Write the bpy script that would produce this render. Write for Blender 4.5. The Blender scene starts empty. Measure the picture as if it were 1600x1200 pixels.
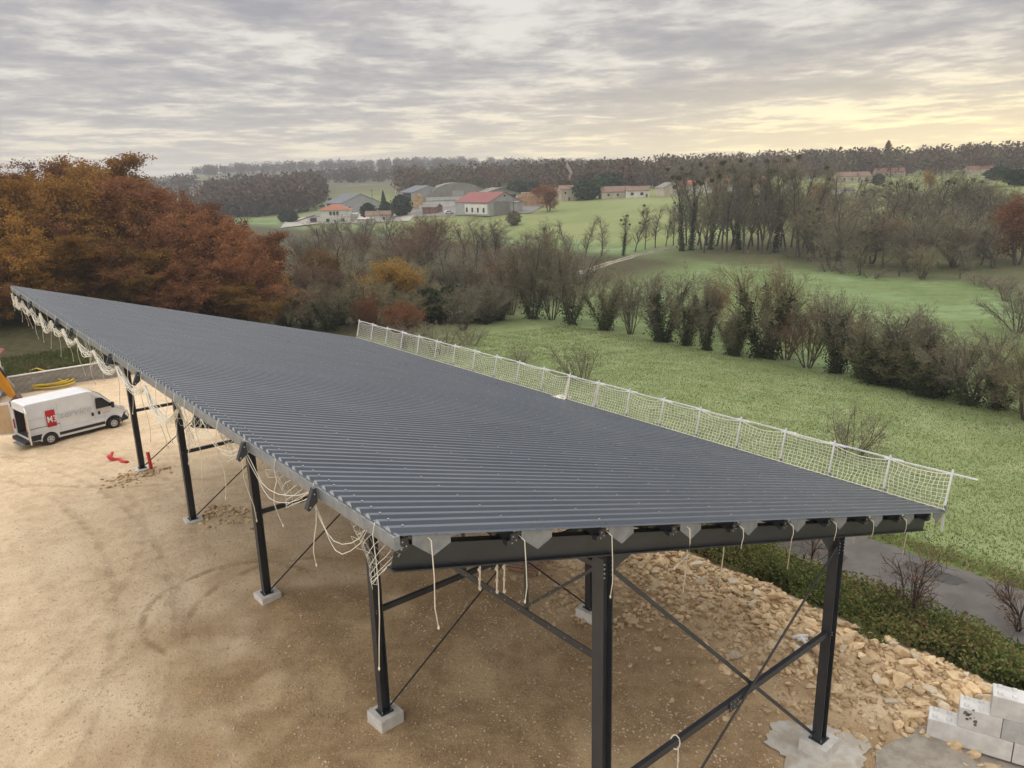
import bpy, bmesh, math, random
import numpy as np
from mathutils import Vector, Matrix

random.seed(7)
RNG = np.random.default_rng(7)
sc = bpy.context.scene
COL = sc.collection
R = math.radians

# ------------------------------------------------------------------ camera
CAM_H = 13.6
FPX = 1200.0                      # focal length in pixels of a 1600 x 1200 picture
_d = np.array([(915 - 800) / FPX, (5067 - 600) / FPX, 1.0]); _d /= np.linalg.norm(_d)
_up = -_d
_fh = np.array([0, 0, 1.0]) - _up * _up[2]; _fh /= np.linalg.norm(_fh)
_rt = np.cross(_fh, _up)
if _rt[0] < 0: _rt = -_rt
RM = np.stack([_rt, _fh, _up])
cam_d = bpy.data.cameras.new('camera'); cam = bpy.data.objects.new('camera', cam_d); COL.objects.link(cam)
ex, ey, ez = RM @ np.array([1, 0, 0]), RM @ np.array([0, -1, 0]), RM @ np.array([0, 0, -1])
cam.matrix_world = Matrix(((ex[0], ey[0], ez[0], 0), (ex[1], ey[1], ez[1], 0), (ex[2], ey[2], ez[2], CAM_H), (0, 0, 0, 1)))
cam_d.sensor_width = 36; cam_d.lens = 36 * FPX / 1600; cam_d.clip_start = 0.1; cam_d.clip_end = 20000
sc.camera = cam

# ------------------------------------------------------------------ exposure
vs = sc.view_settings
vs.view_transform = 'Standard'; vs.look = 'None'; vs.gamma = 1.0; vs.exposure = 0.98
sc.cycles.use_denoising = True
sc.cycles.max_bounces = 6; sc.cycles.diffuse_bounces = 3; sc.cycles.glossy_bounces = 2
sc.cycles.transmission_bounces = 4; sc.cycles.transparent_max_bounces = 8; sc.cycles.volume_bounces = 0
sc.cycles.use_adaptive_sampling = True; sc.cycles.adaptive_threshold = 0.02

# ------------------------------------------------------------------ node helper
class NT:
    def __init__(s, tree): s.t = tree; s.n = tree.nodes; s.l = tree.links
    def node(s, typ, **kw):
        n = s.n.new(typ)
        for k, v in kw.items(): setattr(n, k, v)
        return n
    def put(s, sock, val):
        if isinstance(val, bpy.types.NodeSocket): s.l.new(val, sock)
        elif val is not None:
            if isinstance(val, (tuple, list)) and len(val) == 3 and sock.type == 'RGBA': val = (*val, 1)
            sock.default_value = val
    def m(s, op, a, b=None, c=None, clamp=False):
        n = s.node('ShaderNodeMath', operation=op, use_clamp=clamp)
        s.put(n.inputs[0], a); s.put(n.inputs[1], b)
        if c is not None: s.put(n.inputs[2], c)
        return n.outputs[0]
    def vm(s, op, a, b=None):
        n = s.node('ShaderNodeVectorMath', operation=op); s.put(n.inputs[0], a)
        if b is not None: s.put(n.inputs[1], b)
        return n.outputs['Value'] if op in ('DOT_PRODUCT', 'LENGTH') else n.outputs[0]
    def mix(s, f, a, b, blend='MIX'):
        n = s.node('ShaderNodeMix', data_type='RGBA', blend_type=blend)
        s.put(n.inputs[0], f); s.put(n.inputs[6], a); s.put(n.inputs[7], b); return n.outputs[2]
    def step(s, x, lo, hi):
        n = s.node('ShaderNodeMapRange', interpolation_type='SMOOTHSTEP'); s.put(n.inputs[0], x)
        n.inputs[1].default_value = lo; n.inputs[2].default_value = hi; return n.outputs[0]
    def noise(s, vec, scale, detail=4, rough=0.55, dist=0.0):
        n = s.node('ShaderNodeTexNoise'); s.put(n.inputs['Vector'], vec)
        n.inputs['Scale'].default_value = scale; n.inputs['Detail'].default_value = detail
        n.inputs['Roughness'].default_value = rough; n.inputs['Distortion'].default_value = dist
        return n.outputs[0]
    def comb(s, x, y, z=0.0):
        n = s.node('ShaderNodeCombineXYZ'); s.put(n.inputs[0], x); s.put(n.inputs[1], y); s.put(n.inputs[2], z); return n.outputs[0]
    def sep(s, v):
        n = s.node('ShaderNodeSeparateXYZ'); s.put(n.inputs[0], v); return n.outputs

# ------------------------------------------------------------------ sky and sun
SUN_AZ, SUN_EL = R(-60), R(72)      # the overcast's mean light: high, a little from the left, azimuth from +Y
GLOW_AZ = R(34)                     # where the cloud deck thins towards the horizon
world = bpy.data.worlds.new('World'); sc.world = world; world.use_nodes = True
w = NT(world.node_tree); w.n.clear()
sky = w.node('ShaderNodeTexSky', sky_type='NISHITA', sun_disc=False)
sky.sun_elevation = SUN_EL; sky.sun_rotation = SUN_AZ; sky.dust_density = 3.0; sky.air_density = 1.2
tc = w.node('ShaderNodeTexCoord').outputs['Generated']
D = w.sep(tc)
zc = w.m('MAXIMUM', D[2], 0.0)
den = w.m('ADD', zc, 0.055)
cp = w.comb(w.m('DIVIDE', D[0], den), w.m('DIVIDE', D[1], den), 0.0)
# the layer: broad banks, thinner streaks and fine ripples, seen in perspective from below
rot = w.node('ShaderNodeMapping'); w.put(rot.inputs[0], cp)
rot.inputs['Rotation'].default_value = (0, 0, R(-12)); rot.inputs['Scale'].default_value = (1.05, 1.0, 1)
n1 = w.noise(rot.outputs[0], 0.5, 3, 0.5, 0.3)
n2 = w.noise(rot.outputs[0], 1.7, 6, 0.6, 0.25)
n3 = w.noise(rot.outputs[0], 6.0, 4, 0.62, 0.3)
dens = w.m('ADD', w.m('MULTIPLY', n1, 0.42), w.m('ADD', w.m('MULTIPLY', n2, 0.44), w.m('MULTIPLY', n3, 0.14)))
cover = w.step(dens, 0.40, 0.51)
shade = w.step(dens, 0.43, 0.60)
hor = w.m('POWER', w.m('SUBTRACT', 1.0, zc, clamp=True), 15.0)
sdot = w.m('ADD', w.m('MULTIPLY', D[0], math.sin(GLOW_AZ)), w.m('MULTIPLY', D[1], math.cos(GLOW_AZ)))
glow = w.m('MULTIPLY', w.m('POWER', w.m('MAXIMUM', sdot, 0.0), 7.0), w.m('POWER', hor, 0.4))
cloud = w.mix(shade, (0.475, 0.455, 0.435), (0.285, 0.285, 0.315))
cloud = w.mix(w.m('MULTIPLY', hor, 0.7), cloud, (0.56, 0.49, 0.39))
cloud = w.mix(w.m('MULTIPLY', w.m('MULTIPLY', hor, glow), 0.85), cloud, (1.55, 1.18, 0.48))
thin = w.mix(hor, (0.69, 0.665, 0.625), (1.05, 0.89, 0.58))
thin = w.mix(w.m('MULTIPLY', hor, glow), thin, (2.6, 1.98, 0.70))
skyc = w.node('ShaderNodeVectorMath', operation='SCALE'); w.put(skyc.inputs[0], sky.outputs[0]); skyc.inputs['Scale'].default_value = 0.07
gap = w.mix(0.82, skyc.outputs[0], thin)
full = w.mix(w.m('MULTIPLY', cover, w.m('SUBTRACT', 1.0, w.m('MULTIPLY', hor, 0.35))), gap, cloud)
bg = w.node('ShaderNodeBackground'); w.put(bg.inputs[0], full); bg.inputs[1].default_value = 0.655
wo = w.node('ShaderNodeOutputWorld'); w.l.new(bg.outputs[0], wo.inputs[0])

sun_d = bpy.data.lights.new('sun', 'SUN'); sun = bpy.data.objects.new('sun', sun_d); COL.objects.link(sun)
sun_d.energy = 1.5; sun_d.angle = R(130); sun_d.color = (1.0, 0.955, 0.89)
sdir = Vector((math.sin(SUN_AZ) * math.cos(SUN_EL), math.cos(SUN_AZ) * math.cos(SUN_EL), math.sin(SUN_EL)))
sun.rotation_euler = sdir.to_track_quat('Z', 'Y').to_euler()
sun.location = sdir * 200

# ------------------------------------------------------------------ site frame: s along the shed, t across it
U = np.array([0.62594564, -0.77986669]); V = np.array([0.77986669, 0.62594564])
A5 = np.array([1.39443549, 11.24875748])
YAW = math.atan2(V[1], V[0])
def ST(x, y):
    dx, dy = x - A5[0], y - A5[1]
    return dx * U[0] + dy * U[1], dx * V[0] + dy * V[1]
def XY(s, t):
    return A5[0] + U[0] * s + V[0] * t, A5[1] + U[1] * s + V[1] * t
def sm(x, a, b):
    k = np.clip((np.asarray(x, float) - a) / (b - a), 0, 1); return k * k * (3 - 2 * k)

T_K = np.array([-400, 12.6, 14.2, 19.0, 20.0, 24.3, 25.5, 40, 58, 100, 140, 158, 185, 216, 300, 500, 900, 2000, 5000.])
T_Z = np.array([0, 0, -0.5, -2.35, -2.53, -2.53, -2.5, -3.6, -4.6, -5.2, -5.2, -4.4, -1.4, 1.6, 6.5, 8.5, 13, 22, 40.])
def height(x, y):
    x = np.asarray(x, float); y = np.asarray(y, float)
    s, t = ST(x, y); r = np.hypot(x, y)
    z = np.interp(t, T_K, T_Z)
    yard = (1 - sm(t, 12.0, 13.2)) * sm(s, -56, -54)
    z = z + yard * (-0.08 - 0.27 * sm(s, -22, -9))
    z = z + 0.26 * np.exp(-((t - 11.6) / 1.6) ** 2) * sm(s, -14, -9) * (1 - sm(s, 1.2, 2.6))
    z = z + yard * (0.05 * np.sin(x * 0.9 + 1.3 * np.sin(y * 0.5)) * np.sin(y * 0.7 + 0.4) + 0.02 * np.sin(x * 2.9 + y * 2.1))
    z = z + (1.0 + 1.2 * sm(-s, 60, 75)) * sm(-s, 54.6 + 0.17 * t * 0 , 55.6) * (1 - sm(t, 9, 22))
    fld = sm(t, 25.5, 30)
    z = z + fld * (0.12 * np.sin(x * 0.31 + 0.8) * np.sin(y * 0.27) + 0.05 * np.sin(x * 1.1 + 2 * np.sin(y * 0.6)) * np.sin(y * 0.9))
    far = sm(r, 380, 900)
    z = z + far * (6 * np.sin(x * 0.0043 + 1.0) * np.sin(y * 0.0031 + 0.7) + 4)
    z = z + 26 * np.exp(-((x + 170) / 520) ** 2 - ((y - 1500) / 420) ** 2) + 7 * np.exp(-((x + 420) / 200) ** 2 - ((y - 620) / 200) ** 2)
    return z
def hz(x, y): return float(height(x, y))
def ray(px, py): return RM @ np.array([(px - 800) / FPX, (py - 600) / FPX, 1.0])
_sm = np.concatenate([np.linspace(4, 150, 1500), np.geomspace(150, 4500, 2500)])
def G(px, py):
    """the ground point seen at a pixel of the 1600 x 1200 photograph"""
    r = ray(px, py); r = r / np.hypot(r[0], r[1])
    zz = CAM_H + r[2] * _sm - height(r[0] * _sm, r[1] * _sm)
    k = int(np.argmax(zz < 0)) if (zz < 0).any() else len(_sm) - 1
    q = _sm[k]; x, y = r[0] * q, r[1] * q
    return np.array([x, y, hz(x, y)])
def AT(px, Y):
    """the ground point at forward distance Y below pixel column px"""
    x = (px - 800) / FPX * Y * 1.0
    return np.array([x, Y, hz(x, Y)])
def PR(p):
    v = RM.T @ (np.array(p, float) - np.array([0, 0, CAM_H])); return 800 + FPX * v[0] / v[2], 600 + FPX * v[1] / v[2], v[2]

# ------------------------------------------------------------------ materials
MATS = {}
def mat(name, col, rough=0.7, col2=None, nscale=3.0, bump=0.0, bscale=None, metal=0.0, spec=0.4, vary=0.0, detail=5, coord='Object', contrast=(0.35, 0.65), emit=None):
    if name in MATS: return MATS[name]
    m = bpy.data.materials.new(name); m.use_nodes = True; MATS[name] = m
    t = NT(m.node_tree); b = t.n['Principled BSDF']
    co = t.node('ShaderNodeTexCoord').outputs[coord] if coord != 'World' else t.node('ShaderNodeNewGeometry').outputs['Position']
    c = None
    if col2 is not None:
        c = t.mix(t.step(t.noise(co, nscale, detail, 0.6), *contrast), col, col2)
    if vary:
        oi = t.node('ShaderNodeObjectInfo').outputs['Random']
        hsv = t.node('ShaderNodeHueSaturation')
        t.put(hsv.inputs['Value'], t.m('ADD', 1 - vary, t.m('MULTIPLY', oi, 2 * vary)))
        t.put(hsv.inputs['Color'], c if c is not None else col); c = hsv.outputs[0]
    t.put(b.inputs['Base Color'], c if c is not None else col)
    b.inputs['Roughness'].default_value = rough; b.inputs['Metallic'].default_value = metal
    b.inputs['Specular IOR Level'].default_value = spec
    if bump:
        bn = t.node('ShaderNodeBump'); bn.inputs['Strength'].default_value = bump; bn.inputs['Distance'].default_value = 0.05
        t.put(bn.inputs['Height'], t.noise(co, bscale or nscale * 4, 6, 0.65)); t.l.new(bn.outputs[0], b.inputs['Normal'])
    return m
def leaf_mat(name, cols, trans=0.35, rough=0.75):
    """leaf colours picked leaf by leaf (attribute tint) and shifted a little from plant to plant"""
    if name in MATS: return MATS[name]
    m = bpy.data.materials.new(name); m.use_nodes = True; MATS[name] = m
    t = NT(m.node_tree); t.n.remove(t.n['Principled BSDF'])
    at = t.node('ShaderNodeAttribute', attribute_name='tint').outputs['Fac']
    rp = t.node('ShaderNodeValToRGB'); e = rp.color_ramp.elements
    while len(e) < len(cols): e.new(0.5)
    for i, c in enumerate(cols): e[i].position = i / max(1, len(cols) - 1); e[i].color = (*c, 1)
    oi = t.node('ShaderNodeObjectInfo').outputs['Random']
    t.put(rp.inputs[0], t.m('ADD', t.m('MULTIPLY', at, 0.75), t.m('MULTIPLY', oi, 0.25)))
    hsv = t.node('ShaderNodeHueSaturation'); t.put(hsv.inputs['Color'], rp.outputs[0])
    t.put(hsv.inputs['Value'], t.m('ADD', 0.82, t.m('MULTIPLY', oi, 0.36)))
    d = t.node('ShaderNodeBsdfDiffuse'); t.put(d.inputs[0], hsv.outputs[0])
    tr = t.node('ShaderNodeBsdfTranslucent'); t.put(tr.inputs[0], hsv.outputs[0])
    mx = t.node('ShaderNodeMixShader'); mx.inputs[0].default_value = trans
    t.l.new(d.outputs[0], mx.inputs[1]); t.l.new(tr.outputs[0], mx.inputs[2])
    t.l.new(mx.outputs[0], t.n['Material Output'].inputs[0])
    return m

STEEL = mat('painted_dark_steel', (0.030, 0.034, 0.042), 0.40, (0.040, 0.044, 0.053), 1.3, spec=0.45)
BOLT = mat('bolt_zinc', (0.45, 0.46, 0.48), 0.4, metal=0.8)
GALV = mat('galvanised_sheet', (0.27, 0.29, 0.315), 0.45, (0.20, 0.22, 0.245), 5, spec=0.5, metal=0.35)
CONC = mat('pale_concrete', (0.72, 0.70, 0.66), 0.85, (0.60, 0.58, 0.54), 3.5, 0.25, 30, vary=0.06)
ROPE = mat('white_rope', (0.80, 0.76, 0.66), 0.85, (0.70, 0.64, 0.52), 6)
NETM = mat('white_net_cord', (0.82, 0.79, 0.70), 0.85)
WHITE_POST = mat('white_post_metal', (0.80, 0.81, 0.82), 0.4, (0.70, 0.71, 0.73), 4)

# ------------------------------------------------------------------ mesh helpers
def link(o, parent=None):
    COL.objects.link(o)
    if parent is not None: o.parent = parent
    return o
def tag(o, label=None, cat=None, group=None, kind=None):
    if label: o['label'] = label
    if cat: o['category'] = cat
    if group: o['group'] = group
    if kind: o['kind'] = kind
    return o
def empty(name, loc=(0, 0, 0), rz=0.0, label=None, cat=None, group=None):
    o = bpy.data.objects.new(name, None); link(o); o.location = Vector([float(c) for c in loc]); o.rotation_euler = (0, 0, rz); o.empty_display_size = 0.2
    return tag(o, label, cat, group)
def mesh_np(name, Vt, F, mtl=None, tint=None, smooth=False):
    me = bpy.data.meshes.new(name); Vt = np.asarray(Vt, np.float32); F = np.asarray(F, np.int32)
    me.vertices.add(len(Vt)); me.vertices.foreach_set('co', Vt.ravel())
    k = F.shape[1]; me.loops.add(F.size); me.loops.foreach_set('vertex_index', F.ravel())
    me.polygons.add(len(F)); me.polygons.foreach_set('loop_start', np.arange(0, F.size, k, dtype=np.int32))
    if smooth: me.polygons.foreach_set('use_smooth', np.ones(len(F), bool))
    if tint is not None:
        a = me.attributes.new('tint', 'FLOAT', 'POINT'); a.data.foreach_set('value', np.asarray(tint, np.float32))
    me.update(calc_edges=True)
    if mtl: me.materials.append(mtl)
    return me
def obj(name, me, parent=None, loc=None, rot=None, scale=None):
    o = bpy.data.objects.new(name, me); link(o, parent)
    if loc is not None: o.location = Vector([float(c) for c in loc])
    if rot is not None: o.rotation_euler = rot
    if scale is not None: o.scale = scale if hasattr(scale, '__len__') else (scale,) * 3
    return o
class MB:
    """collects shapes and links them as one mesh object"""
    def __init__(s): s.v = []; s.f = []
    def add(s, vs, fs):
        n = len(s.v); s.v += [tuple(float(c) for c in q) for q in vs]; s.f += [tuple(i + n for i in q) for q in fs]; return s
    def box(s, c, size, rz=0.0, taper=1.0):
        hx, hy, hzz = size[0] / 2, size[1] / 2, size[2] / 2; out = []
        for z, k in ((-hzz, 1), (hzz, taper)):
            for x, y in ((-hx, -hy), (hx, -hy), (hx, hy), (-hx, hy)):
                x *= k; y *= k
                out.append((c[0] + x * math.cos(rz) - y * math.sin(rz), c[1] + x * math.sin(rz) + y * math.cos(rz), c[2] + z))
        return s.add(out, [(3, 2, 1, 0), (4, 5, 6, 7), (0, 1, 5, 4), (1, 2, 6, 5), (2, 3, 7, 6), (3, 0, 4, 7)])
    def profile(s, p0, p1, pts, up=(0, 0, 1), caps=True):
        """sweeps the closed outline pts (side, up) from p0 to p1"""
        p0 = Vector([float(c) for c in p0]); p1 = Vector([float(c) for c in p1]); d = (p1 - p0).normalized(); upv = Vector(up)
        sd = d.cross(upv)
        if sd.length < 1e-4: sd = d.cross(Vector((1, 0, 0)))
        sd.normalize(); uv = sd.cross(d); n = len(pts)
        vs = [p0 + sd * a + uv * b for a, b in pts] + [p1 + sd * a + uv * b for a, b in pts]
        fs = [(i, (i + 1) % n, n + (i + 1) % n, n + i) for i in range(n)]
        if caps: fs += [tuple(range(n - 1, -1, -1)), tuple(range(n, 2 * n))]
        return s.add(vs, fs)
    def bar(s, p0, p1, w_, h_, up=(0, 0, 1)):
        return s.profile(p0, p1, [(-w_ / 2, -h_ / 2), (w_ / 2, -h_ / 2), (w_ / 2, h_ / 2), (-w_ / 2, h_ / 2)], up)
    def ibeam(s, p0, p1, h_, b_, tf=0.018, tw=0.012, up=(0, 0, 1)):
        a, c, q = b_ / 2, h_ / 2, tw / 2
        return s.profile(p0, p1, [(-a, -c), (a, -c), (a, -c + tf), (q, -c + tf), (q, c - tf), (a, c - tf), (a, c), (-a, c), (-a, c - tf), (-q, c - tf), (-q, -c + tf), (-a, -c + tf)], up)
    def tube(s, pts, r, n=6, caps=True):
        pts = [Vector([float(c) for c in p]) for p in pts]; rs = r if hasattr(r, '__len__') else [r] * len(pts); vs = []; fs = []
        ref = Vector((0.13, 0.27, 0.95))
        for i, p in enumerate(pts):
            d = (pts[min(i + 1, len(pts) - 1)] - pts[max(i - 1, 0)]).normalized()
            a = d.cross(ref)
            if a.length < 0.1: a = d.cross(Vector((1, 0, 0)))
            a.normalize(); b = d.cross(a)
            for k in range(n):
                q = 2 * math.pi * k / n; vs.append(p + (a * math.cos(q) + b * math.sin(q)) * rs[i])
        for i in range(len(pts) - 1):
            for k in range(n): fs.append((i * n + k, i * n + (k + 1) % n, (i + 1) * n + (k + 1) % n, (i + 1) * n + k))
        if caps: fs += [tuple(range(n - 1, -1, -1)), tuple(range(len(vs) - n, len(vs)))]
        return s.add(vs, fs)
    def cyl(s, c, r, h_, n=16, axis='z', r2=None):
        d = {'x': (1, 0, 0), 'y': (0, 1, 0), 'z': (0, 0, 1)}[axis]
        p0 = [c[i] - d[i] * h_ / 2 for i in range(3)]; p1 = [c[i] + d[i] * h_ / 2 for i in range(3)]
        return s.tube([p0, p1], [r, r if r2 is None else r2], n)
    def prism(s, pts, off):
        """extrudes the planar polygon pts by the vector off"""
        n = len(pts); o2 = [tuple(p[i] + off[i] for i in range(3)) for p in pts]
        return s.add(list(pts) + o2, [tuple(range(n - 1, -1, -1)), tuple(range(n, 2 * n))] + [(i, (i + 1) % n, n + (i + 1) % n, n + i) for i in range(n)])
    def mesh(s, name, mtl=None, smooth=False, bevel=0.0, seg=2):
        me = bpy.data.meshes.new(name); me.from_pydata(s.v, [], s.f); me.validate()
        bm = bmesh.new(); bm.from_mesh(me); bmesh.ops.recalc_face_normals(bm, faces=bm.faces)
        if bevel:
            es = [e for e in bm.edges if len(e.link_faces) == 2 and e.calc_face_angle(0) > 0.5]
            bmesh.ops.bevel(bm, geom=es, offset=bevel, segments=seg, affect='EDGES', profile=0.6)
        bm.to_mesh(me); bm.free()
        if smooth: me.polygons.foreach_set('use_smooth', np.ones(len(me.polygons), bool))
        if mtl: me.materials.append(mtl)
        return me
    def build(s, name, mtl=None, parent=None, smooth=False, bevel=0.0, seg=2, **kw):
        return obj(name, s.mesh(name, mtl, smooth, bevel, seg), parent, **kw)
def copy_tree(o, parent=None):
    c = o.copy(); link(c)
    if parent is not None: c.parent = parent
    for ch in list(o.children): copy_tree(ch, c)
    return c
ORD = 'first second third fourth fifth sixth seventh eighth ninth tenth eleventh twelfth thirteenth fourteenth fifteenth sixteenth seventeenth eighteenth nineteenth twentieth'.split()
def nth(i):
    if i < 20: return ORD[i]
    tens = {2: 'twenty', 3: 'thirty', 4: 'forty', 5: 'fifty', 6: 'sixty'}; n = i + 1
    return (tens[n // 10] + '-' + ORD[n % 10 - 1]) if n % 10 else {20: 'twentieth', 30: 'thirtieth', 40: 'fortieth', 50: 'fiftieth', 60: 'sixtieth'}[n]

# ------------------------------------------------------------------ terrain: one sheet of ground to the horizon
def ground_material():
    m = bpy.data.materials.new('ground'); m.use_nodes = True; t = NT(m.node_tree); b = t.n['Principled BSDF']
    P = t.node('ShaderNodeNewGeometry').outputs['Position']
    rel = t.vm('SUBTRACT', P, (float(A5[0]), float(A5[1]), 0.0))
    s = t.vm('DOT_PRODUCT', rel, (float(U[0]), float(U[1]), 0.0)); tt = t.vm('DOT_PRODUCT', rel, (float(V[0]), float(V[1]), 0.0))
    nb = t.noise(P, 0.35, 3, 0.6); nm = t.noise(P, 1.6, 4, 0.65); nf = t.noise(P, 9, 3, 0.7); nff = t.noise(P, 32, 2, 0.7)
    # --- yard: pale crushed limestone, worn lanes, brown dug-over soil around the shed's near posts
    pale = t.mix(t.step(nm, 0.3, 0.7), (0.77, 0.60, 0.41), (0.62, 0.465, 0.30))
    pale = t.mix(t.step(nb, 0.45, 0.72), pale, (0.79, 0.635, 0.44))
    soil = t.mix(t.step(nm, 0.3, 0.68), (0.51, 0.355, 0.20), (0.36, 0.24, 0.128))
    soil = t.mix(t.step(nb, 0.48, 0.68), soil, (0.61, 0.44, 0.255))
    ds = t.m('DIVIDE', t.m('ADD', s, 4.0), 15.0); dt = t.m('DIVIDE', t.m('SUBTRACT', tt, 2.2), 9.0)
    dug = t.m('SQRT', t.m('ADD', t.m('MULTIPLY', ds, ds), t.m('MULTIPLY', dt, dt)))
    dug = t.m('ADD', dug, t.m('MULTIPLY', t.m('SUBTRACT', nb, 0.5), 1.1))
    dug = t.m('ADD', dug, t.m('MULTIPLY', t.m('SUBTRACT', nm, 0.5), 0.5))
    yard = t.mix(t.step(dug, 0.62, 1.15), soil, pale)
    grit = t.step(nff, 0.57, 0.66); yard = t.mix(t.m('MULTIPLY', grit, 0.7), yard, (0.74, 0.62, 0.45))
    dark = t.step(nf, 0.54, 0.70); yard = t.mix(t.m('MULTIPLY', dark, 0.6), yard, (0.30, 0.205, 0.11))
    # wheel ruts: arcs of turned earth
    rut = None
    for cx, cy, rad, wd, amt in ((-9.6, 23.3, 2.9, 0.24, 1.0), (-7.6, 23.1, 3.4, 0.22, 0.8), (-31.0, 22.0, 17.2, 0.26, 0.4), (-31.0, 22.0, 19.1, 0.26, 0.4), (-40.0, 10.0, 29.5, 0.25, 0.45), (-40.0, 10.0, 31.3, 0.25, 0.45), (-19.4, 48.0, 14.0, 0.25, 0.5)):
        d = t.vm('LENGTH', t.vm('MULTIPLY', t.vm('SUBTRACT', P, (cx, cy, 0.0)), (1.0, 1.0, 0.0)))
        d = t.m('ADD', d, t.m('MULTIPLY', t.m('SUBTRACT', nm, 0.5), 0.5))
        k = t.m('SUBTRACT', 1.0, t.step(t.m('ABSOLUTE', t.m('SUBTRACT', d, rad)), wd * 0.2, wd * 0.9))
        k = t.m('MULTIPLY', k, amt)
        if rad < 5: k = t.m('MULTIPLY', k, t.step(t.m('SUBTRACT', t.m('MULTIPLY', t.sep(P)[1], 0.6), t.sep(P)[0]), 21.5, 23.5))
        rut = k if rut is None else t.m('MAXIMUM', rut, k)
    rut = t.m('MULTIPLY', rut, t.m('ADD', 0.35, t.m('MULTIPLY', t.step(nm, 0.38, 0.62), 0.65)))
    yard = t.mix(t.m('MULTIPLY', rut, 0.62), yard, (0.27, 0.18, 0.10))
    # --- pasture
    grass = t.mix(t.step(nm, 0.32, 0.7), (0.195, 0.25, 0.10), (0.245, 0.30, 0.13))
    grass = t.mix(t.step(nb, 0.42, 0.7), grass, (0.29, 0.335, 0.165))
    grass = t.mix(t.m('MULTIPLY', t.step(nf, 0.55, 0.72), 0.6), grass, (0.19, 0.215, 0.085))
    n_l = t.noise(P, 0.045, 4, 0.6)
    second = t.mix(t.step(nm, 0.3, 0.7), (0.14, 0.195, 0.072), (0.18, 0.235, 0.095))
    second = t.mix(t.step(n_l, 0.45, 0.65), second, (0.215, 0.30, 0.135))
    third = t.mix(t.step(n_l, 0.35, 0.65), (0.20, 0.245, 0.088), (0.25, 0.28, 0.12))
    n4 = t.noise(t.vm('MULTIPLY', P, (0.5, 1.0, 1.0)), 0.5, 4, 0.72)
    second = t.mix(t.m('MULTIPLY', t.step(n4, 0.48, 0.68), 0.45), second, (0.075, 0.125, 0.036))
    second = t.mix(t.m('MULTIPLY', t.step(n4, 0.46, 0.30), 0.5), second, (0.27, 0.35, 0.18))
    fields = t.mix(t.step(tt, 57, 61), grass, second)
    fields = t.mix(t.step(tt, 144, 156), fields, third)
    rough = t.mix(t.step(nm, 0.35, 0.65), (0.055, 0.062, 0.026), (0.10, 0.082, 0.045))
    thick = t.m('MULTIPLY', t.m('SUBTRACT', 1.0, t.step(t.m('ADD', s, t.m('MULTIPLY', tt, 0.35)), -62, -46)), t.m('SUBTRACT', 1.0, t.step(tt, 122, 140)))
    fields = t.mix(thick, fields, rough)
    nw = t.m('ADD', tt, t.m('MULTIPLY', t.m('SUBTRACT', n_l, 0.5), 60.0))
    scrub = t.m('MULTIPLY', t.m('MULTIPLY', t.step(nw, 126, 138), t.m('SUBTRACT', 1.0, t.step(nw, 165, 200))), t.step(s, -122, -108))
    fields = t.mix(t.m('MULTIPLY', scrub, 0.85), fields, t.mix(t.step(nb, 0.4, 0.6), (0.085, 0.10, 0.04), (0.12, 0.10, 0.06)))
    far = t.step(t.vm('LENGTH', P), 420, 650); fields = t.mix(t.m('MULTIPLY', far, 0.8), fields, t.mix(t.step(t.noise(P, 0.006, 3), 0.56, 0.62), (0.10, 0.08, 0.058), (0.24, 0.25, 0.13)))
    # --- edges: verge and bank; yard ends at the bank and at the block wall
    te = t.m('ADD', tt, t.m('MULTIPLY', t.m('SUBTRACT', nm, 0.5), 1.4))
    bank = t.mix(t.step(nm, 0.35, 0.65), (0.07, 0.075, 0.03), (0.13, 0.10, 0.055))
    out = t.mix(t.step(te, 18.2, 19.2), bank, t.mix(t.step(nm, 0.4, 0.6), (0.15, 0.22, 0.055), (0.20, 0.19, 0.08)))
    out = t.mix(t.step(te, 25.0, 26.2), out, fields)
    out = t.mix(t.m('SUBTRACT', 1.0, t.step(s, -55.2, -54.6)), out, fields)
    isyard = t.m('MULTIPLY', t.m('SUBTRACT', 1.0, t.step(te, 12.9, 13.7)), t.step(s, -55.2, -54.6))
    col = t.mix(isyard, out, yard)
    t.put(b.inputs['Base Color'], col); b.inputs['Roughness'].default_value = 0.95; b.inputs['Specular IOR Level'].default_value = 0.15
    bn = t.node('ShaderNodeBump'); bn.inputs['Strength'].default_value = 0.7; bn.inputs['Distance'].default_value = 0.09
    hgt = t.m('ADD', t.m('MULTIPLY', nm, 0.8), t.m('ADD', t.m('MULTIPLY', nf, 0.6), t.m('MULTIPLY', nff, 0.3)))
    t.put(bn.inputs['Height'], hgt); t.l.new(bn.outputs[0], b.inputs['Normal'])
    return m
ths = np.radians(np.arange(-66, 66.01, 0.3)); rr = np.geomspace(2.5, 6500, 470)
TH, RR = np.meshgrid(ths, rr, indexing='ij'); gx, gy = RR * np.sin(TH), RR * np.cos(TH)
gz = height(gx, gy)
_s, _t = ST(gx, gy); gz = gz - 0.06 * ((_t > 19.8) & (_t < 24.5))
nth_, nr = TH.shape; idx = np.arange(nth_ * nr).reshape(nth_, nr)
F = np.stack([idx[:-1, :-1], idx[1:, :-1], idx[1:, 1:], idx[:-1, 1:]], -1).reshape(-1, 4)
gm = mesh_np('ground', np.stack([gx, gy, gz], -1).reshape(-1, 3), F[:, ::-1], ground_material(), smooth=True)
tag(obj('ground', gm), kind='structure')

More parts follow.
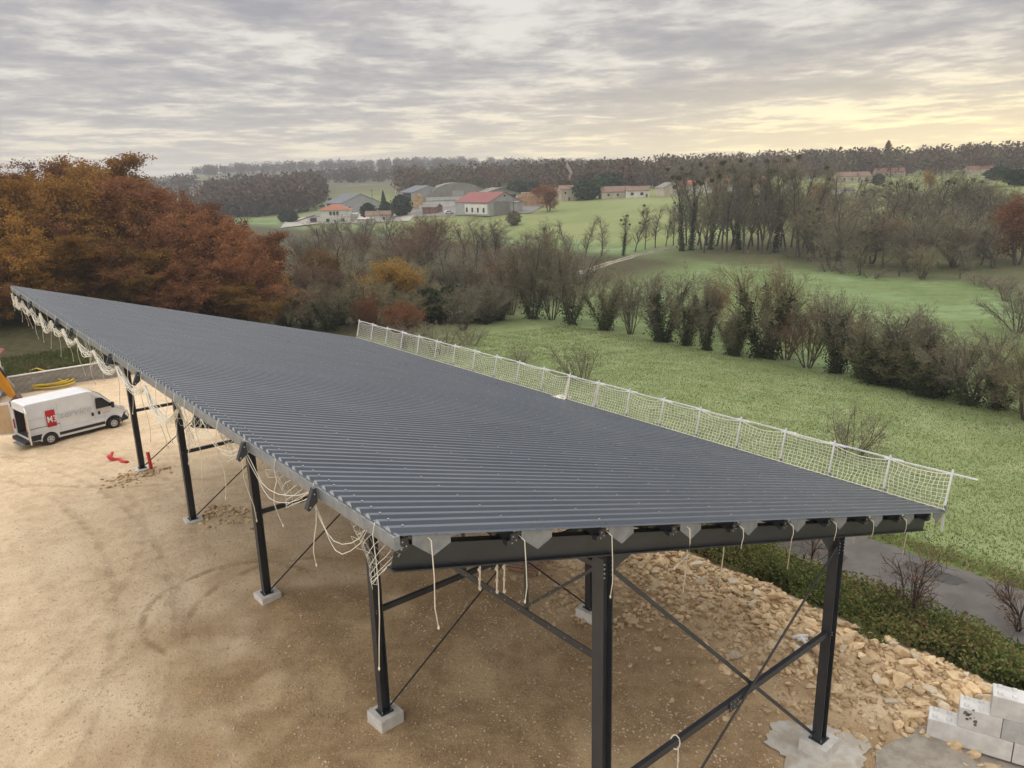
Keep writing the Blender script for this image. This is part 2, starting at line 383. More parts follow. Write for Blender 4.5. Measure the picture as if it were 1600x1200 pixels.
# the lane beside the bank: tarmac with patches, a strip laid on its own bed
ASPH = mat('old_tarmac', (0.112, 0.103, 0.098), 0.9, (0.148, 0.137, 0.127), 0.8, 0.35, 40, coord='World', spec=0.25)
PATCH = mat('tarmac_patch', (0.070, 0.066, 0.064), 0.9, (0.085, 0.080, 0.077), 2, 0.4, 40, coord='World', spec=0.25)
def strip(name, pts, wl, wr, lift, mtl, wob=0.0, kind='structure'):
    v_ = []; f_ = []
    for i, (x, y) in enumerate(pts):
        a = pts[max(0, i - 1)]; c = pts[min(len(pts) - 1, i + 1)]; dx, dy = c[0] - a[0], c[1] - a[1]; L = math.hypot(dx, dy); nx, ny = dy / L, -dx / L
        for k, off in enumerate((-wl, -wl / 2, 0, wr / 2, wr)):
            o_ = off + (random.uniform(-wob, wob) if k in (0, 4) else 0); xx, yy = x + nx * o_, y + ny * o_
            v_.append((xx, yy, hz(xx, yy) + lift))
        if i: f_ += [(5 * i - 5 + k, 5 * i - 4 + k, 5 * i + 1 + k, 5 * i + k) for k in range(4)]
    o = MB().add(v_, f_).build(name, mtl, smooth=True); return tag(o, kind=kind)
strip('lane', [XY(s, 22.05) for s in np.arange(18, -130, -0.9)], 2.05, 2.05, 0.01, ASPH, 0.10)
for i, (s0, t0, L, wd) in enumerate(((-8.6, 21.2, 2.4, 0.85), (-3.5, 22.9, 1.2, 0.5))):
    v_ = []; n = 18
    for k in range(n):
        q = 2 * math.pi * k / n; rr_ = 1 + random.uniform(-.12, .12); x, y = XY(s0 + L * rr_ * math.copysign(abs(math.cos(q)) ** .6, math.cos(q)), t0 + wd * rr_ * math.copysign(abs(math.sin(q)) ** .6, math.sin(q))); v_.append((x, y, hz(x, y) + 0.016))
    tag(MB().add(v_, [tuple(range(n))]).build('tarmac_patch', PATCH), kind='structure')
# gravel track between the second and the third field
TRK = mat('track_gravel', (0.34, 0.30, 0.24), 0.95, (0.24, 0.21, 0.165), 0.6, coord='World')
tp = [G(*p)[:2] for p in ((905, 428), (930, 419), (965, 408), (1000, 398), (1040, 388), (1075, 380), (1130, 371))]
tpp = []
for a, c in zip(tp[:-1], tp[1:]): tpp += [tuple(a + (c - a) * k / 8) for k in range(8)]
for off in (-1.1, 1.1): strip('track', [(p[0] - off * .2, p[1] + off) for p in tpp], 0.55, 0.55, 0.06, TRK, 0.15)
# ------------------------------------------------------------------ the steel shed: x = across (t), y = back (-s), z = up
shed = empty('steel_shed', (A5[0], A5[1], 0), YAW, 'long open steel shed with dark ribbed mono-pitch roof on black posts', 'shed')
K = -0.2893
SD = Vector((1, 0, K)).normalized(); SN = Vector((-K, 0, 1)).normalized()
def zr(t): return 9.44 + K * (t + 3.885)      # underside of the roof sheets
TL, TR, BN, BF, BAY, BW = -3.98, 12.78, -0.42, 32.58, 8.0, 7.66
def roof_mat():
    m = bpy.data.materials.new('roof_sheet_paint'); m.use_nodes = True; t = NT(m.node_tree); b = t.n['Principled BSDF']
    P = t.node('ShaderNodeNewGeometry').outputs['Position']
    c = t.mix(t.step(t.noise(P, 0.5, 5, 0.6), 0.35, 0.7), (0.078, 0.097, 0.128), (0.094, 0.112, 0.142))
    c = t.mix(t.m('MULTIPLY', t.step(t.noise(P, 7, 6, 0.7), 0.6, 0.75), 0.35), c, (0.13, 0.14, 0.155))
    rel = t.vm('SUBTRACT', P, (float(A5[0]), float(A5[1]), 0.0)); sl = t.comb(t.m('MULTIPLY', t.vm('DOT_PRODUCT', rel, (float(V[0]), float(V[1]), 0.0)), 0.12), t.vm('DOT_PRODUCT', rel, (float(U[0]), float(U[1]), 0.0)))
    c = t.mix(t.m('MULTIPLY', t.step(t.noise(sl, 1.6, 4, 0.65), 0.5, 0.75), 0.4), c, (0.125, 0.135, 0.15))
    hsv = t.node('ShaderNodeHueSaturation'); t.put(hsv.inputs['Color'], c)
    t.put(hsv.inputs['Value'], t.m('ADD', 0.95, t.m('MULTIPLY', t.node('ShaderNodeObjectInfo').outputs['Random'], 0.10)))
    t.put(b.inputs['Base Color'], hsv.outputs[0]); b.inputs['Metallic'].default_value = 0.0
    t.put(b.inputs['Roughness'], t.m('ADD', 0.22, t.m('MULTIPLY', t.noise(P, 1.1, 3, 0.65), 0.18)))
    b.inputs['Specular IOR Level'].default_value = 0.75
    return m
ROOF = roof_mat()
# one sheet: 1 m wide, four trapezoid ribs, running down the slope
prof = []
for k in range(4):
    y0 = k * 0.25; prof += [(y0, 0.0), (y0 + 0.095, 0.0), (y0 + 0.130, 0.058), (y0 + 0.215, 0.058)]
prof.append((1.0, 0.0))
vs_ = []; fs_ = []
xs = [TL, 1.0, 7.0, TR]
for x in xs:
    for (y, h_) in prof: vs_.append((x - K * h_ * 0.0 , y, zr(x) + 0.02 + h_))
n = len(prof)
for a in range(len(xs) - 1):
    fs_ += [(a * n + i, (a + 1) * n + i, (a + 1) * n + i + 1, a * n + i + 1) for i in range(n - 1)]
sheet = MB().add(vs_, fs_).mesh('roof_sheet', ROOF)
for k in range(33): obj('roof_sheet', sheet, shed, loc=(0, BN + k, 0.0015 * (k % 2)))
vs_ = []; fs_ = []
for k in range(4):
    for x in (TL + .004, TR - .004):
        y0 = k * 0.25; n0 = len(vs_); q = [(y0 + .095, .001), (y0 + .130, .057), (y0 + .215, .057), (y0 + .25, .001)]
        for dx in (0.0, .006 if x < 0 else -.006): vs_ += [(x + dx, y, zr(x) + .02 + h_ - .002) for y, h_ in q]
        fs_ += [(n0, n0 + 1, n0 + 2, n0 + 3), (n0 + 7, n0 + 6, n0 + 5, n0 + 4)] + [(n0 + i, n0 + 4 + i, n0 + 4 + (i + 1) % 4, n0 + (i + 1) % 4) for i in range(4)]
filler = MB().add(vs_, fs_).mesh('profile_filler', mat('filler_grey', (0.42, 0.45, 0.48), .5))
for k in range(33): tag(obj('profile_filler', filler, shed, loc=(0, BN + k, 0.0)), kind='stuff')
PT = np.linspace(-3.8, 11.78, 10)
# fixing screws on the ribs over each purlin
m = MB()
for k in range(132):
    for j, pt in enumerate(PT):
        if (k + j) % 2 == 0 or j in (0, 9):
            y = BN + k * 0.25 + 0.178; x = pt + random.uniform(-.03, .03); m.cyl((x, y, zr(x) + 0.087), 0.015, 0.016, 6)
tag(m.build('roof_screw', BOLT, shed), kind='stuff')
# purlins, their end cleats and the folded end plates at the near gable
for j, pt in enumerate(PT):
    z = zr(pt)
    pu = MB(); pu.profile((pt, BN + 0.10, z - 0.115), (pt, BF - 0.1, z - 0.115), [(-.04, -.11), (.04, -.11), (.04, -.095), (-.025, -.095), (-.025, .095), (.04, .095), (.04, .11), (-.04, .11)]).build('purlin', STEEL, shed)
    c = MB(); c.box((pt - 0.02, BN + 0.09, z - 0.12), (0.13, 0.025, 0.17)); c.box((pt - 0.09, BN + .13, z - 0.16), (0.11, 0.10, 0.07)); cl = c.build('purlin_cleat', STEEL, shed)
    b = MB()
    for dx, dz in ((-.03, .04), (.02, -.03), (-.05, -.05)): b.cyl((pt - 0.02 + dx, BN + 0.072, z - 0.12 + dz), 0.012, 0.014, 6, 'y')
    tag(b.build('bolt', BOLT, cl), kind='stuff')
    x0 = pt + 0.07; wd = 0.56
    pts = [(x0, BN + .03, zr(x0) + .005), (x0 + wd, BN + .03, zr(x0 + wd) + .005), (x0 + wd, BN + .03, zr(x0 + wd) - .11), (x0 + wd * .52, BN + .03, zr(x0 + wd * .5) - .29), (x0, BN + .03, zr(x0) - .12)]
    MB().prism(pts, (0, 0.012, 0)).build('end_plate', GALV, shed)
# flashing along the high left eave: face, lip and a soffit return
fl = MB(); zt = zr(TL)
fl.prism([(TL - .03, BN - .02, zt + .012), (TL + .05, BN - .02, zt + .012), (TL + .05, BN - .02, zt - .13), (TL + .10, BN - .02, zt - .16), (TL - .02, BN - .02, zt - .17), (TL - .03, BN - .02, zt - .14)], (0, BF - BN + .04, 0))
fl.build('eave_flashing', GALV, shed)
# frames
def post_section(p0, p1): return MB().ibeam(p0, p1, 0.25, 0.24, 0.02, 0.014, up=(1, 0, 0))
ZT = 3.0
rng2 = random.Random(5)
for i in range(5):
    b0 = i * BAY
    zb = lambda t: zr(t) - 0.235 - 0.19
    bm_ = MB().ibeam((TL + .18, b0, zb(TL + .18)), (TR - .42, b0, zb(TR - .42)), 0.37, 0.18, 0.02, 0.012)
    beam = bm_.build('beam', STEEL, shed)
    for t0, nm in ((0.0, 'A'), (BW, 'B')):
        ztop = zb(t0) - 0.2
        zg = hz(*XY(-b0, t0)); zf = 0.0 if i < 2 else 0.02
        p = post_section((t0, b0, zf + 0.02), (t0, b0, ztop)).build('post', STEEL, shed)
        e = MB(); e.box((t0, b0, zf + .022), (0.36, 0.36, 0.025)); e.build('base_plate', STEEL, p)
        bb = MB()
        for sx in (-.13, .13):
            for sy in (-.13, .13): bb.cyl((t0 + sx, b0 + sy, zf + .06), .016, .06, 6)
        for sx in (-.09, .09):
            for dz in (0.10, 0.18, 0.26, .34):
                bb.cyl((t0 + sx, b0 - .123, ztop - dz), .015, .018, 6, 'y')
        for dz in (0, .07): bb.cyl((t0 - .07, b0 - .123, ZT + dz), .014, .018, 6, 'y')
        tag(bb.build('bolt', BOLT, p), kind='stuff')
        # haunch plate under the beam on the inner side
        sgn = 1 if nm == 'A' else -1
        h = MB(); h.prism([(t0 + sgn * .12, b0 - .01, ztop + .02), (t0 + sgn * .75, b0 - .01, zb(t0 + sgn * .75) - .19), (t0 + sgn * .40, b0 - .01, ztop - .30 + (.0 if sgn > 0 else .12)), (t0 + sgn * .12, b0 - .01, ztop - .45)], (0, .02, 0)); h.build('haunch', STEEL, shed)
        fr = 0.70; hgt = zf - (zg - 0.25)
        f = MB().box((0, 0, 0), (fr, fr, hgt)).build('footing', CONC, shed, bevel=0.015, loc=(t0 + .02, b0, zf + .008 - hgt / 2), rot=(0, 0, rng2.uniform(-.12, .12)))
    # tie and crossed rods between the two posts
    MB().profile((.12, b0, ZT), (BW - .12, b0, ZT), [(-.05, -.07), (.05, -.07), (.05, .07), (-.05, .07)]).build('tie_bar', STEEL, shed)
    MB().bar((.14, b0 - .085, .16), (BW - .14, b0 - .085, zb(BW) - .38), .05 if i else .08, .016, (0, 1, 0)).build('brace_bar', STEEL, shed)
    MB().bar((.14, b0 + .085, zb(0) - .45), (BW - .14, b0 + .085, .16), .05 if i else .08, .016, (0, 1, 0)).build('brace_bar', STEEL, shed)
    g = MB(); g.box((BW / 2, b0 - .07, ZT - .02), (.34, .012, .26)); gp = g.build('gusset_plate', STEEL, shed)
    b = MB()
    for q in range(6): b.cyl((BW / 2 - .12 + (q % 3) * .12, b0 - .082, ZT - .08 + (q // 3) * .12), .013, .014, 6, 'y')
    tag(b.build('bolt', BOLT, gp), kind='stuff')
# longitudinal lattice girders on the left row of posts
ZC, ZU = 5.8, 7.45
for i in range(4):
    y0 = i * BAY
    ch = MB().profile((-.02, y0 + .12, ZC), (-.02, y0 + BAY - .12, ZC), [(-.07, -.07), (.07, -.07), (.07, -.05), (-.05, -.05), (-.05, .07), (-.07, .07)]).build('lattice_chord', STEEL, shed)
    b = MB()
    for q in np.arange(.4, BAY - .3, .42): b.cyl((-.098, y0 + q, ZC), .012, .012, 6, 'x'); b.cyl((.03, y0 + q, ZC - .045), .012, .012, 6, 'z')
    tag(b.build('bolt', BOLT, ch), kind='stuff')
    MB().profile((0, y0 + .12, ZU + .02), (0, y0 + BAY - .12, ZU + .02), [(-.05, -.05), (.05, -.05), (.05, .05), (-.05, .05)]).build('lattice_chord', STEEL, shed)
    for q in (2, 4, 6): MB().bar((.03, y0 + q, ZC - .05), (.03, y0 + q, ZU), .06, .06, (0, 1, 0)).build('lattice_strut', STEEL, shed)
    for a, c in ((0.15, 2), (4, 2), (4, 6), (BAY - .15, 6)):
        lo, hi = (a, c) if a == 4 else (c, a)
        d_ = MB().bar((-.05, y0 + lo, ZC + .03), (-.05, y0 + hi, ZU - .05), .055, .055, (1, 0, 0)).build('lattice_diagonal', STEEL, shed)
        b = MB()
        for q in np.linspace(.15, .85, 6): b.cyl((-.08, y0 + lo + (hi - lo) * q, ZC + (ZU - ZC) * q), .011, .012, 6, 'x')
        tag(b.build('bolt', BOLT, d_), kind='stuff')
# triangular brackets that carry the net line at the left eave
for b0 in (1.6, 4.25, 10.9, 13.6, 18.6, 21.0, 26.4, 29.0):
    z = zt - .02
    k = MB().prism([(TL - .06, b0, z + .05), (TL - .06, b0, z - .16), (TL - .20, b0, z - .27), (TL - .23, b0, z - .24), (TL - .11, b0, z + .05)], (0, .09, 0)).build('net_bracket', STEEL, shed)
    b = MB(); b.cyl((TL - .18, b0 - .006, z - .21), .014, .014, 6, 'y'); b.cyl((TL - .10, b0 - .006, z - .03), .014, .014, 6, 'y'); tag(b.build('bolt', BOLT, k), kind='stuff')
# ------------------------------------------------------------------ safety netting and ropes (shed coordinates turned into world ones)
def SW(x, y, z):
    q = XY(-y, x); return (q[0], q[1], z)
def strings(segs, r, sides=3):
    """many straight cords as thin tubes: segs is a list of polylines"""
    m = MB()
    for pl in segs: m.tube(pl, r, sides, caps=False)
    return m
# low eave: posts, top rail and net
rail = empty('safety_fence', SW(TR, 0, zr(TR)), YAW, 'white edge guard fence with posts and knotted net along the low roof edge', 'fence')
def FL(x, y, z): return (x - TR, y, z - zr(TR))          # local to the fence
NX, NZ = SN.x, SN.z
pys = [BN + .08 + 1.64 * k for k in range(21)]
rng3 = random.Random(11)
tops = []
for k, y in enumerate(pys):
    hh = 1.12 if k else 1.15; lean = rng3.uniform(-.03, .03); x0 = TR - .14
    p0 = (x0, y, zr(x0) + .06); tx = (x0 + NX * hh * .8, y + lean, zr(x0) + .05 + NZ * hh)
    tops.append((tx[0] - NX * .12, tx[1], tx[2] - .12))
    pm = MB(); pm.bar(FL(*p0), FL(*tx), .035, .05, (0, 1, 0)); p = pm.build('post', WHITE_POST, rail)
    c = MB(); c.box(FL(x0, y - .0, zr(x0) + .075), (.16, .10, .035)); c.box(FL(x0 + .03, y, zr(x0) + .14), (.07, .085, .12)); c.build('clamp', GALV, p)
    if k == 0:
        MB().bar(FL(x0 + .02, y, zr(x0) - .05), FL(x0 + .02, y, zr(x0) - .55), .04, .05, (0, 1, 0)).build('clamp_tail', WHITE_POST, p)
for k in range(20):
    a, c = tops[k], tops[k + 1]
    ext = 0.35
    d = Vector(c) - Vector(a); d.normalize()
    a2 = Vector(a) - d * (ext if k else .62); c2 = Vector(c) + d * ext * .5
    off = Vector((.035 + .02 * (k % 2), 0, .02 * (k % 2)))
    MB().bar(FL(*(a2 + off)), FL(*(c2 + off)), .025, .04).build('top_rail', WHITE_POST, rail)
segs = []
NYC, NZC = 13, 9
def netpt(k, fy, fz):
    a, c = tops[k], tops[k + 1]
    base = (TR - .18, pys[k] + (pys[k + 1] - pys[k]) * fy, zr(TR - .18) + .09)
    top = tuple(a[i] + (c[i] - a[i]) * fy for i in range(3))
    sag = 4 * fy * (1 - fy)
    belly = .13 * sag * math.sin(math.pi * fz)
    z = base[2] + (top[2] - base[2]) * fz - sag * .10 * fz * (1.0 + .5 * math.sin(k * 2.3))
    return FL(base[0] + (top[0] - base[0]) * fz + belly * (1 if (k * 7) % 3 else -.5), base[1] + (top[1] - base[1]) * fz + .02 * math.sin(9 * fz + k + 11 * fy), z)
for k in range(20):
    for i in range(NYC + 1): segs.append([netpt(k, i / NYC, j / NZC) for j in range(NZC + 1)])
    for j in range(1, NZC): segs.append([netpt(k, i / NYC, j / NZC) for i in range(NYC + 1)])
strings(segs, .0075).build('net', NETM, rail)
for k in range(20):
    for fz in (0, 1): MB().tube([netpt(k, i / 8, fz) for i in range(9)], .013, 4, False).build('border_rope', ROPE, rail)
m = MB()     # the gathered net ends where two nets overlap
for k, dy in ((9, 0.0), (8, .25)):
    for q in range(9):
        a = Vector(netpt(k, .0, 1)); b_ = Vector(netpt(k, .0, 0)); j = Vector((rng3.uniform(-.05, .05), rng3.uniform(-.05, .05), 0))
        m.tube([a + j * .5, a * .5 + b_ * .5 + j * 1.4, b_ + j], .014, 4, False)
m.build('gathered_net', NETM, rail)
cm = MB()
for q in range(22):
    a = Vector(netpt(9, 0, 0)) + Vector((rng3.uniform(-.45, .05), rng3.uniform(-.12, .35), .02)); pts = [a + Vector((rng3.uniform(-.2, .2), rng3.uniform(-.2, .2), rng3.uniform(0, .07))) for _ in range(4)]
    cm.tube(pts, .02, 4, False)
cm.build('net_heap', NETM, rail)

# high eave: net gathered into a hanging roll, swagged from tie to tie
roll = empty('hanging_net', SW(TL, 0, zt), YAW, 'white safety net gathered and swagged beneath the high left roof edge', 'net')
ties = [0.25, 1.9, 4.45, 6.6, 8.1, 10.6, 13.2, 15.9, 18.3, 20.4, 22.6, 24.8, 27.0, 29.2, 31.0, 32.2]
lm = MB(); hv = MB()
for i in range(len(ties) - 1):
    a, c = ties[i], ties[i + 1]; heavy = a > 7.5
    ns = 11 if heavy else 2
    sg = rng3.uniform(.26, .5) if heavy else rng3.uniform(.35, .55)
    for q in range(ns):
        ja, jc = rng3.uniform(-.04, .04), rng3.uniform(-.04, .04); s2 = sg + rng3.uniform(-.10, .10); xx = rng3.uniform(-.10, .10); pw = rng3.uniform(-.15, .15)
        za = -.25 if heavy else -.12
        pts = []
        for k in range(9):
            f = k / 8; pts.append((xx * 4 * f * (1 - f) - .06 + .03 * math.sin(f * 9 + q), a + (c - a) * (f + pw * f * (1 - f)) + ja * (1 - f) + jc * f, za - s2 * 4 * f * (1 - f) + rng3.uniform(-.01, .01)))
        (hv if heavy else lm).tube(pts, .009 if heavy else .006, 4, False)
hv.build('gathered_net', NETM, roll); lm.build('edge_rope', ROPE, roll)
# near bays: open diamond mesh still hanging loose
def loose(y0, y1, drop, ny, nz, x0, name, lean=0.0):
    sg = []
    def pt(i, j):
        f, g = i / ny, j / nz; bul = math.sin(math.pi * f)
        return (x0 + .16 * math.sin(f * 7 + g * 3) * g + .25 * g * lean + rng3.uniform(-.012, .012), y0 + (y1 - y0) * (f * (1 - .38 * g) + .19 * g) + .04 * math.sin(g * 8), -.2 - drop * g * (.45 + .55 * bul) + rng3.uniform(-.015, .015))
    gr = [[pt(i, j) for j in range(nz + 1)] for i in range(ny + 1)]
    for i in range(ny):
        for j in range(nz):
            if (i + j) % 2 == 0: sg.append([gr[i][j], gr[i + 1][j + 1]])
            else: sg.append([gr[i + 1][j], gr[i][j + 1]])
            if (i + j) % 2 == 0 and j + 1 <= nz and i: sg.append([gr[i][j], gr[i - 1][j + 1]])
    strings(sg, .0042).build(name, NETM, roll)
loose(-.2, 1.3, .95, 14, 11, .12, 'loose_net', .3); loose(1.9, 4.3, .55, 18, 7, .1, 'loose_net'); loose(4.6, 6.6, .5, 14, 6, .1, 'loose_net'); loose(6.7, 9.4, .95, 20, 10, .1, 'loose_net'); loose(15.9, 18.6, .9, 18, 10, .1, 'loose_net')
# rope ends
def hang(pts, r, label, group=None, knot=True):
    base = Vector(pts[0]); m = MB()
    m.tube([Vector(p) - base for p in pts], r, 5)
    if knot:
        e = Vector(pts[-1]) - base; m.tube([e + Vector((0, 0, .03)), e, e - Vector((0, 0, .03))], [r * 1.2, r * 2.1, r * 1.1], 6)
    o = m.build('hanging_rope', ROPE, smooth=True, loc=base); return tag(o, label, 'rope', group)
hy = [0.02, 1.75, 3.1, 4.4, 5.7, 7.0, 7.6, 8.3, 8.9, 9.6, 10.8, 12.0, 13.4, 14.9, 16.4, 18.0, 19.6, 21.6, 23.2, 24.8, 26.2, 27.6, 29.0, 30.4, 31.8]
for i, y in enumerate(hy):
    L = rng3.uniform(.7, 1.6) if i else 1.9; sw = rng3.uniform(-.12, .12); x0 = TL - .05
    pts = [(x0 + .02, y, zt + .05), (x0 - .02, y, zt - .1)] + [(x0 - .02 + .05 * math.sin(f * 5 + i), y + sw * f + .04 * math.sin(f * 6 + 2 * i), zt - .1 - L * f) for f in (.2, .4, .6, .8, 1.0)]
    hang([SW(*p) for p in pts], .0068, 'white rope end hanging from the left roof edge, %s from the near corner' % nth(i), 'rope ends along the left eave')
for j, pt in enumerate(PT):
    z = zr(pt); L = [1.25, .95, 1.05, .62, .42, .40, .40, .38, .36, .40][j]; x = pt + [.28, .05, .05, .22, .06, .05, .05, .05, .05, -.02][j]; y = BN - .03
    pts = [(x, y + .12, z - .08), (x + .02, y, z - .14), (x + .03, y - .01, z - .14 - L * .4), (x + .02 + .03 * math.sin(j), y, z - .14 - L * .75), (x + .02 + [.05, 0, 0, -.35, 0, 0, 0, 0, 0, -.3][j], y + .02, z - .14 - L)]
    hang([SW(*p) for p in pts], .0078, 'white tie rope at the near roof end, %s purlin from the left' % nth(j), 'tie ropes on the near purlin ends', knot=j < 4)
for i, (t0, b0, z0, L) in enumerate(((3.2, .8, 7.0, 1.6), (5.0, 1.2, 6.4, 1.7), (8.3, 1.5, 5.6, 1.8), (10.6, 1.0, 4.7, .8), (12.3, .4, 4.35, 1.1))):
    x, y = t0, b0; hang([SW(x, y, z0), SW(x + .02, y, z0 - L * .5), SW(x - .03, y + .03, z0 - L)], .013, 'white rope hanging below the near beam, %s from the left' % nth(i), 'ropes below the near beam', knot=False)
for i, (dx, L) in enumerate(((0, .75), (.35, .95), (.5, 1.0))):
    pts = [SW(-1.6 + dx, 1.2, 7.9), SW(-1.6 + dx + .02, 1.2, 7.9 - L * .5), SW(-1.6 + dx, 1.22, 7.9 - L)]
    m = MB(); base = Vector(pts[0]); m.tube([Vector(p) - base for p in pts], .014, 5)
    for q in range(4): e = Vector((0, 0, -L * (.3 + .22 * q))); m.tube([e + Vector((0, 0, .04)), e, e - Vector((0, 0, .04))], [.012, .032, .012], 6)
    tag(m.build('knotted_rope', ROPE, loc=base), 'short knotted rope under the near beam left of the tall post, %s from the left' % nth(i), 'rope', 'knotted ropes under the beam')
x = 2.0; base = Vector(SW(x, -.02, ZT + .1)); m = MB(); m.tube([Vector((0, 0, -.0)) + Vector((.09 * math.cos(q), .09 * math.sin(q) * .9, .1 * math.sin(q) - .08)) for q in np.linspace(0, 6.28, 12)], .014, 5); m.tube([(.05, -.05, -.15), (.05, -.06, -.5), (.04, -.05, -.9)], .012, 5)
tag(m.build('tied_rope', ROPE, loc=base), 'white rope looped round the low tie bar of the near frame', 'rope')
# ------------------------------------------------------------------ trees
BARK = mat('bark_brown', (0.075, 0.06, 0.046), 0.95, (0.115, 0.095, 0.072), 6)
BARK_G = mat('bark_grey', (0.125, 0.112, 0.095), 0.95, (0.075, 0.067, 0.055), 4)
TWIG = leaf_mat('twigs', [(0.165, 0.135, 0.10), (0.205, 0.178, 0.13), (0.195, 0.18, 0.13), (0.265, 0.235, 0.175)], 0.0)
TWIG_O = leaf_mat('olive_twigs', [(0.185, 0.168, 0.10), (0.24, 0.215, 0.13), (0.28, 0.25, 0.15)], 0.0)
TWIG_R = leaf_mat('reddish_twigs', [(0.19, 0.12, 0.082), (0.24, 0.15, 0.10), (0.22, 0.16, 0.11)], 0.0)
OAKL = leaf_mat('oak_leaves_rust', [(0.14, 0.066, 0.034), (0.225, 0.102, 0.05), (0.305, 0.145, 0.07), (0.39, 0.21, 0.11)], 0.3)
OAKY = leaf_mat('oak_leaves_ochre', [(0.15, 0.075, 0.024), (0.25, 0.128, 0.036), (0.34, 0.185, 0.045), (0.42, 0.26, 0.075)], 0.3)
OAKG = leaf_mat('oak_leaves_turning', [(0.09, 0.075, 0.028), (0.18, 0.11, 0.036), (0.27, 0.145, 0.045), (0.35, 0.20, 0.065)], 0.3)
YEL = leaf_mat('yellow_leaves', [(0.22, 0.125, 0.04), (0.34, 0.21, 0.055), (0.43, 0.30, 0.09)], 0.35)
IVY = leaf_mat('ivy_leaves', [(0.03, 0.042, 0.018), (0.05, 0.07, 0.028), (0.08, 0.10, 0.045)], 0.15)
EVER = leaf_mat('evergreen_leaves', [(0.025, 0.045, 0.022), (0.045, 0.075, 0.03), (0.065, 0.10, 0.042)], 0.15)
MIST = leaf_mat('mistletoe_leaves', [(0.085, 0.10, 0.045), (0.12, 0.135, 0.06)], 0.2)

def norm(a):
    L = math.sqrt(a[0] ** 2 + a[1] ** 2 + a[2] ** 2) or 1; return (a[0] / L, a[1] / L, a[2] / L)
def skeleton(seed, levels, trunks, L0, r0, nch, ang, ratio, up, first=0.25, jit=0.12, nseg=(7, 5, 4, 3, 2), spread=0.15, shrink=0.45, root=0.25):
    """branches as (p0, p1, r0, r1, level)"""
    rg = random.Random(seed); segs = []
    def grow(p, d, L, r, lev):
        n = nseg[lev]; st = L / n; pts = [(p, d, r)]
        for i in range(n):
            d = norm((d[0] + rg.gauss(0, jit), d[1] + rg.gauss(0, jit), d[2] + rg.gauss(0, jit) + up[lev]))
            q = (p[0] + d[0] * st, p[1] + d[1] * st, p[2] + d[2] * st); r2 = r * (1 - 0.78 / n)
            segs.append((*p, *q, r, r2, lev)); p, r = q, r2; pts.append((p, d, r))
        if lev + 1 >= levels: return
        k = nch[lev]
        for j in range(k):
            f = first + (1 - first) * (j + rg.random()) / k if lev == 0 else 0.2 + 0.8 * (j + rg.random()) / k
            i = min(n, int(f * n)); (pp, dd, rr_) = pts[i]
            az = rg.uniform(0, 6.283); a = R(rg.gauss(ang[lev], ang[lev] * .22))
            ref = (0, 0, 1) if abs(dd[2]) < .9 else (1, 0, 0)
            s1 = norm((dd[1] * ref[2] - dd[2] * ref[1], dd[2] * ref[0] - dd[0] * ref[2], dd[0] * ref[1] - dd[1] * ref[0]))
            s2 = (dd[1] * s1[2] - dd[2] * s1[1], dd[2] * s1[0] - dd[0] * s1[2], dd[0] * s1[1] - dd[1] * s1[0])
            ca, sa = math.cos(a), math.sin(a); cz, sz = math.cos(az), math.sin(az)
            nd = tuple(dd[m_] * ca + (s1[m_] * cz + s2[m_] * sz) * sa for m_ in range(3))
            grow(pp, nd, L * ratio[lev] * (1 - shrink * (f - .3) if lev == 0 else 1) * rg.uniform(.75, 1.2), max(rr_ * .55, .006), lev + 1)
    for q in range(trunks):
        a = 6.283 * (q + rg.random()) / trunks; sp = spread * rg.uniform(.4, 1.2) if trunks > 1 else 0
        grow((root * math.cos(a) * (trunks > 1), root * math.sin(a) * (trunks > 1), -.15), norm((math.cos(a) * sp, math.sin(a) * sp, 1)), L0 * (rg.uniform(.75, 1.05) if trunks > 1 else 1), r0, 0)
    return np.array(segs)
def tubes(S, sides):
    P0, P1 = S[:, 0:3], S[:, 3:6]; d = P1 - P0; L = np.linalg.norm(d, axis=1, keepdims=True); d = d / np.maximum(L, 1e-6)
    ref = np.where(np.abs(d[:, 2:3]) < .9, np.array([[0, 0, 1.]]), np.array([[1., 0, 0]])); a = np.cross(d, ref); a /= np.linalg.norm(a, axis=1, keepdims=True); b = np.cross(d, a)
    vs = []; n = len(S)
    for P, r in ((P0, S[:, 6:7]), (P1 + d * S[:, 7:8] * .4, S[:, 7:8])):
        for k in range(sides):
            q = 2 * math.pi * k / sides; vs.append(P + (a * math.cos(q) + b * math.sin(q)) * r)
    Vt = np.stack(vs, 1).reshape(-1, 3); base = np.arange(n)[:, None] * 2 * sides
    F = np.concatenate([np.concatenate([base + k, base + (k + 1) % sides, base + sides + (k + 1) % sides, base + sides + k], 1) for k in range(sides)])
    return Vt, F
def ribbons(S, rng, wmin):
    P0, P1 = S[:, 0:3], S[:, 3:6]; d = P1 - P0; rv = rng.normal(size=d.shape); a = np.cross(d, rv); a /= np.maximum(np.linalg.norm(a, axis=1, keepdims=True), 1e-6)
    w0 = np.maximum(S[:, 6:7], wmin); w1 = np.maximum(S[:, 7:8], wmin * .6)
    Vt = np.stack([P0 - a * w0, P0 + a * w0, P1 + a * w1, P1 - a * w1], 1).reshape(-1, 3)
    return Vt, np.arange(len(S) * 4).reshape(-1, 4), np.repeat(rng.random(len(S)), 4)
